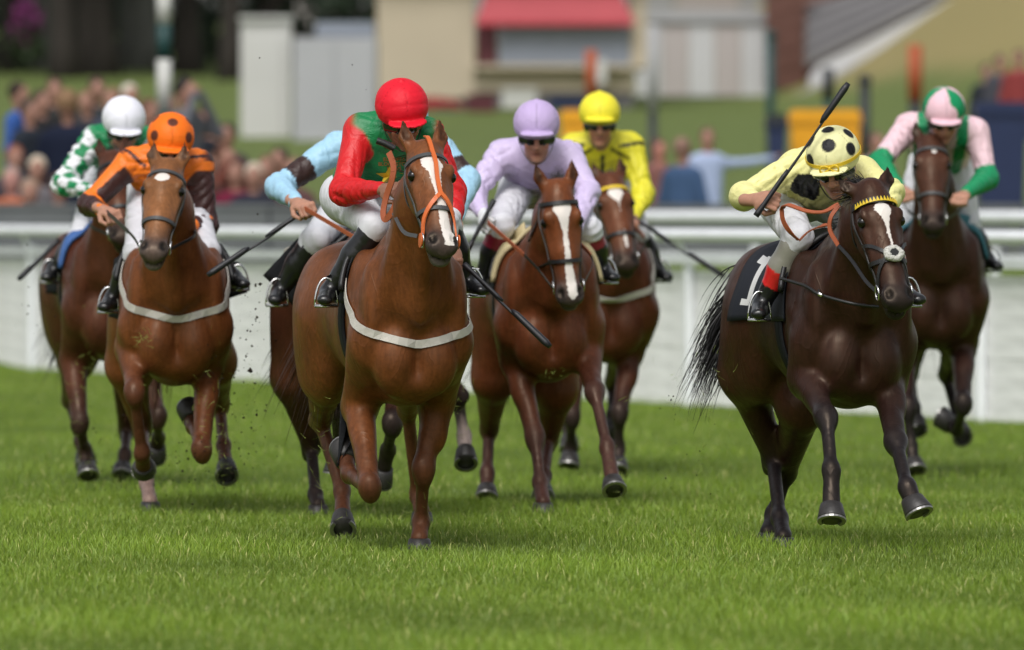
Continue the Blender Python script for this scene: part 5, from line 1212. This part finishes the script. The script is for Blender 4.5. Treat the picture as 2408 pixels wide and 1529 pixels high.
        px_strap('rein_grip', [(1839, 493, 39.05), (1851, 483, 39.0), (1898, 498, 38.95), (1937, 499, 38.9), (1972, 481, 38.9)], .026, TAN, R, .006, (0, -.5, .9)); px_strap('rein_grip', [(1839, 491, 39.05), (1843, 519, 39.05), (1859, 546, 39.05), (1880, 566, 39.08)], .026, TAN, R, .006, (-.8, -.6, 0)); px_strap('rein_grip', [(1880, 566, 39.08), (1902, 546, 39.05), (1929, 534, 39.0), (1945, 530, 39.0)], .022, TAN, R, .006, (0, -.5, .9))
        px_strap('rein_grip', [(1974, 483, 38.85), (1955, 511, 38.85), (1953, 542, 38.85), (1972, 577, 38.8)], .020, TAN, R, .006, (-.6, -.8, 0)); px_strap('rein', [(1972, 577, 38.8), (2004, 613, 38.7), (2036, 660, 38.55), (2060, 684, 38.45)], .016, LEATHER, R, .005, (-.6, -.8, .2))
        px_strap('neck_strap', [(1836, 655, 39.2), (1894, 673, 38.98), (1929, 693, 38.9), (2004, 714, 38.82), (2066, 722, 38.85)], .014, LEATHER, R, round_=.008); px_strap('buckle', [(1925, 690, 38.89), (1934, 696, 38.88)], .01, STEEL, R, round_=.0105, n=4)
        px_strap('neck_strap', [(1965, 560, 39.0), (1930, 600, 39.1), (1921, 640, 39.05), (1926, 690, 38.9)], .01, LEATHER, R, round_=.005)
    # saddle, cloth, girth, breast girth
    if T.get('pad'): wrap_patch(h, 'foam_pad', .06, -.22, -72, 72, .020, mat('pad_' + key, T['pad'], .7, .3, var=.1, bump=.2, bscale=40), R, 8, 26, .02)
    cm = number_cloth() if T.get('num') else BLACKC
    wrap_patch(h, 'saddle_cloth', -.08, -1.06 if T.get('num') else -.66, -100 if T.get('num') else -82, 82, .010, cm, R, 20, 34, .008, (lambda u_, w_: .03 * math.sin(w_ * 9)), 0 if T.get('num') else 0)
    sd_ = wrap_patch(h, 'saddle', -.10, -.46, -70, 70, .030, LEATHER, R, 14, 24, .022, (lambda u_, w_: .10 * (abs(w_ - .5) * 2) ** 2 * (1 - u_)))
    wrap_patch(h, 'girth_strap', -.20, -.29, -178, 178, .008, BLACKC, R, 3, 40, .008)
    if T.get('girth'):
        pts, nor = [], []
        for d in np.linspace(-118, 118, 44):
            a = math.radians(d); c0 = {'A': .97, 'B': 1.03, 'F': 1.06}[key]; p, n = on_body(h, h.L(-.02, 0, c0 + .20 * (abs(d) / 78) ** 1.5), h.f * math.cos(a) + h.b * math.sin(a), .006); pts.append(p); nor.append(n)
        mb = MB(); mb.ribbon(pts, nor, .038, .005); mb.build('breast_girth', WEB, R)
    # forelock, mane, tail
    hm = hair_mat(T['hair']); r = np.random.default_rng(ord(key) * 3 + 1); n = 260
    roots = np.array([h.H(-.012 + .03 * a, b * .030, -.04 - .03 * c) for a, b, c in zip(r.uniform(-1, 1, n), r.uniform(-1, 1, n), r.uniform(0, 1, n))])
    wind = np.array([-.55, .9, .35]) if key == 'G' else np.array([r.uniform(-.25, .25), .5, .75])
    ln = {'G': .20, 'A': .07, 'B': .06}.get(key, .11)
    v, f_ = hair_mesh(roots, np.tile(nrm(wind), (n, 1)), ln, .006, np.array([-.3 if key == 'G' else 0, .5, -.5]), ord(key), .4); meshobj('forelock', v, f_, hm, R, False)
    n0, n1, n2, n3 = h.neck; n = 460; tt = r.uniform(0, 1, n); crest = []
    for t in tt:
        p = (n3 * (1 - t * 2) + n2 * t * 2) if t < .5 else (n2 * (2 - t * 2) + n1 * (t * 2 - 1)); rad = np.interp(t, [0, .5, 1], [.10, .155, .24]) * h.sc
        ax = nrm(n1 - n3); dn = nrm(np.cross(h.b, ax)); dn = dn if dn[2] > 0 else -dn; crest.append(p + dn * rad * .92 + h.b * r.uniform(-.015, .015))
    v, f_ = hair_mesh(np.array(crest), np.tile(nrm(np.array([-.25, .8, .55])), (n, 1)), .15, .007, np.array([-.4, .5, -.9]), ord(key) + 7, .4); meshobj('mane', v, f_, hm, R, False)
    n = {'G': 380, 'D': 160, 'C': 160}.get(key, 420); off = {'G': -.17, 'D': -.10, 'C': -.10}.get(key, 0); r0 = h.L(-1.46, off, (1.12 if key == 'G' else .92) if off else 1.22); roots = r0 + r.normal(0, .03, (n, 3)) * np.array([1, 1, 2.5]); dr = nrm(-h.f * .35 - h.u * .55 - h.b * (.75 if off else .12))
    v, f_ = hair_mesh(roots, np.tile(dr, (n, 1)), {'G': .42, 'D': .30, 'C': .28}.get(key, .62), .007, np.array([-.25, .25, -1.9]), ord(key) + 21, .30, 8); meshobj('tail', v, f_, hair_mat(tuple(np.array(T['hair']) * .8)), R, False)

def cloth_flap(h, corners, m, name='cloth_flap', bulge=.03):
    """a loose corner of saddle cloth lifting in the wind"""
    a, b, c, d = [V(*p) for p in corners]; n = 8; vs = []
    for i in range(n):
        for j in range(n):
            u_, w_ = i / (n - 1), j / (n - 1); p = (a * (1 - u_) + b * u_) * (1 - w_) + (d * (1 - u_) + c * u_) * w_; vs.append(p + np.array([0, -1, .3]) * bulge * math.sin(u_ * 3.1) * math.sin(w_ * 2.4 + .4))
    fs = [(i * n + j, i * n + j + 1, (i + 1) * n + j + 1, (i + 1) * n + j) for i in range(n - 1) for j in range(n - 1)]
    o = meshobj(name, vs, fs, m, h.root, True); md = o.modifiers.new('thickness', 'SOLIDIFY'); md.thickness = .006; return o
cloth_flap(HS['B'], [(498, 600, 44.75), (545, 622, 44.95), (583, 688, 45.0), (515, 712, 44.8)], BLACKC); cloth_flap(HS['B'], [(268, 610, 44.8), (305, 590, 44.6), (300, 760, 44.6), (255, 745, 44.85)], BLACKC)
cloth_flap(HS['D'], [(700, 560, 43.75), (720, 640, 43.7), (690, 720, 43.75), (618, 648, 43.95)], BLACKC); cloth_flap(HS['D'], [(668, 585, 43.98), (684, 578, 43.96), (682, 610, 43.98), (664, 614, 44.0)], WEB, 'number_patch', .005)
cloth_flap(HS['E'], [(1160, 590, 45.55), (1232, 522, 45.35), (1236, 548, 45.3), (1172, 618, 45.5)], MATS['pad_E'], 'foam_pad'); cloth_flap(HS['C'], [(150, 600, 48.75), (225, 525, 48.6), (232, 562, 48.55), (165, 625, 48.7)], MATS['pad_C'], 'foam_pad')
cloth_flap(HS['H'], [(2245, 500, 50.4), (2306, 515, 50.6), (2310, 560, 50.65), (2290, 600, 50.6)], MATS['pad_H'], 'foam_pad'); cloth_flap(HS['F'], [(1495, 600, 51.2), (1530, 590, 51.3), (1540, 640, 51.35), (1505, 640, 51.25)], BLACKC); cloth_flap(HS['C'], [(108, 615, 49.1), (150, 600, 48.95), (160, 700, 48.95), (108, 690, 49.1)], BLACKC)
# ------------------------------------------------------------------ lettering, ribbon, flying turf
GOLD = mat('gold_print', (.62, .42, .03), .5, .4); ORP = mat('orange_print', (.50, .13, .03), .5, .4)
def jacket_print(jk, key_pts, d_hint, faces, name, m):
    """flat print laid on the jacket where it hangs: outline points are dropped on to the cloth"""
    bv = BVHTree.FromPolygons([tuple(p) for p in jk.jv], [tuple(q) for q in jk.jq.tolist()]); vs = []
    for (x, y) in key_pts:
        o = V(x, y, d_hint - 1.0); dr = nrm(V(x, y, d_hint) - o); loc, nor, i, ds = bv.ray_cast(Vector(o), Vector(dr), 2.5)
        vs.append(np.array(loc) - dr * .004 if loc is not None else V(x, y, d_hint))
    return meshobj(name, vs, faces, m, jk.jacket, False)
def text_outline(txt, cx, cy, hgt):
    cu = bpy.data.curves.new('txt', 'FONT'); cu.body = txt; cu.align_x = 'CENTER'; cu.size = 1.0; cu.resolution_u = 3; o = bpy.data.objects.new('txt', cu); col.objects.link(o)
    me = o.to_mesh(); pts = [(cx + v.co.x * hgt * 1.35, cy - v.co.y * hgt * 1.35) for v in me.vertices]; fs = [tuple(p.vertices) for p in me.polygons]; o.to_mesh_clear(); bpy.data.objects.remove(o); bpy.data.curves.remove(cu); return pts, fs
for txt, cx, cy in (('EUROPEAN', 932, 379), ('BLOODSTOCK', 930, 390), ('NEWS', 927, 401)):
    pts, fs = text_outline(txt, cx, cy, 9.0); jacket_print(JS['A'], pts, 39.9, fs, 'lettering', ORP)
st = [(916 + (30 if k % 2 == 0 else 13) * math.sin(k * math.pi / 5) * 1.15, 415 - (24 if k % 2 == 0 else 10) * math.cos(k * math.pi / 5)) for k in range(10)] + [(916, 415)]
jacket_print(JS['A'], st, 39.9, [(10, k, (k + 1) % 10) for k in range(10)], 'star_print', GOLD)
# yellow ribbon and bow round the spotted cap
k = JS['G']; pts = []; nor = []
for t in np.linspace(-2.3, 2.3, 40):
    p = k.Hd(.1215 * math.sin(t), -.012 + .1425 * math.cos(t), .056); pts.append(p); nor.append(p - k.Hd(0, -.012, .06))
mb = MB(); mb.ribbon(pts, nor, .016, .003); rb = mb.build('ribbon', YBAND, k.cap)
mb = MB(); c = k.Hd(.012, .136, .050)
for s in (-1, 1):
    lp = [c + k.hz * (k.S * s * .042 * math.sin(t) * (1 if t < 3.2 else 1) + k.U * .016 * math.sin(2 * t) + k.F * .012 * math.sin(t)) for t in np.linspace(0, math.pi, 12)]; mb.tube(lp, .005, 6)
    mb.tube([c, c + k.S * s * .016 - k.U * .02 + k.F * .006], .004, 6)
mb.lathe(c, [(.002, -.008), (.009, -.004), (.009, .004), (.002, .008)], 10); mb.build('bow', YBAND, k.cap, True)
# clods and cut grass thrown up by the hooves
SOIL = mat('clod_soil', (.020, .014, .010), .95, .1, bump=.5, bscale=80)
r = np.random.default_rng(31); vs, fs = [], []
def clod(p, s):
    n = len(vs); w = r.normal(size=(8, 3)); w /= np.linalg.norm(w, axis=1)[:, None]; base = np.array([[1, 0, 0], [-1, 0, 0], [0, 1, 0], [0, -1, 0], [0, 0, 1], [0, 0, -1]]) * r.uniform(.5, 1.3, (6, 1)) * s
    vs.extend(p + base + r.normal(0, s * .2, (6, 3))); fs.extend([tuple(n + i for i in t) for t in ((0, 2, 4), (2, 1, 4), (1, 3, 4), (3, 0, 4), (2, 0, 5), (1, 2, 5), (3, 1, 5), (0, 3, 5))])
def burst(n, x0, x1, y0, y1, d0, d1, smax):
    for i in range(n): clod(V(r.normal((x0 + x1) / 2, (x1 - x0) / 3.4), r.normal((y0 + y1) / 2, (y1 - y0) / 3.4), r.uniform(d0, d1)), smax * r.uniform(.15, 1) ** 2.2 + .0012)
burst(170, 470, 640, 760, 1180, 43.4, 44.4, .0075); burst(80, 360, 540, 980, 1180, 43.5, 44.5, .006); burst(60, 150, 320, 980, 1130, 46.5, 47.5, .007); burst(40, 560, 640, 560, 900, 42.5, 43.3, .008); burst(40, 1540, 1700, 860, 1200, 39.5, 40.6, .004); burst(45, 60, 130, 500, 900, 46, 47.5, .006)
burst(9, 560, 900, 60, 300, 41, 44, .005)
clod(V(590, 872, 43.2), .014); clod(V(612, 668, 43.0), .013); clod(V(565, 690, 43.1), .009)
tag(meshobj('flying_clods', vs, fs, SOIL, None, False), 'dark specks and clods of soil thrown up in the air by the hooves', 'soil', kind='stuff')
gv, gf = [], []
def bits(n, x0, x1, y0, y1, d0, d1):
    p = np.array([V(r.normal((x0 + x1) / 2, (x1 - x0) / 3.2), r.normal((y0 + y1) / 2, (y1 - y0) / 3.2), r.uniform(d0, d1)) for i in range(n)])
    v, f = hair_mesh(p, r.normal(size=(n, 3)), .055, .0022, np.array([0, 0, 0.]), int(x0), 1.0, 4); gf.append(f + sum(len(q) for q in gv)); gv.append(v)
bits(240, 380, 610, 880, 1190, 43.4, 44.3); bits(110, 160, 240, 830, 1100, 47.5, 48.2); bits(60, 800, 1000, 1120, 1260, 39.6, 40.4); bits(50, 1380, 1480, 1040, 1180, 44, 45); bits(110, 1600, 1760, 880, 1190, 39.6, 40.6); bits(30, 1070, 1110, 900, 1010, 42, 44); bits(26, 325, 365, 780, 815, 43.5, 43.9); bits(40, 1460, 1640, 850, 1120, 43.5, 45); bits(22, 1285, 1320, 865, 885, 44.2, 44.5); bits(30, 720, 790, 1000, 1200, 40.2, 41)
tag(meshobj('flying_grass', np.concatenate(gv), np.concatenate(gf), mat('cut_grass', (.20, .25, .05), .6, .3), None, False), 'pale green cut grass stems flung up around the hooves', 'grass', kind='stuff')
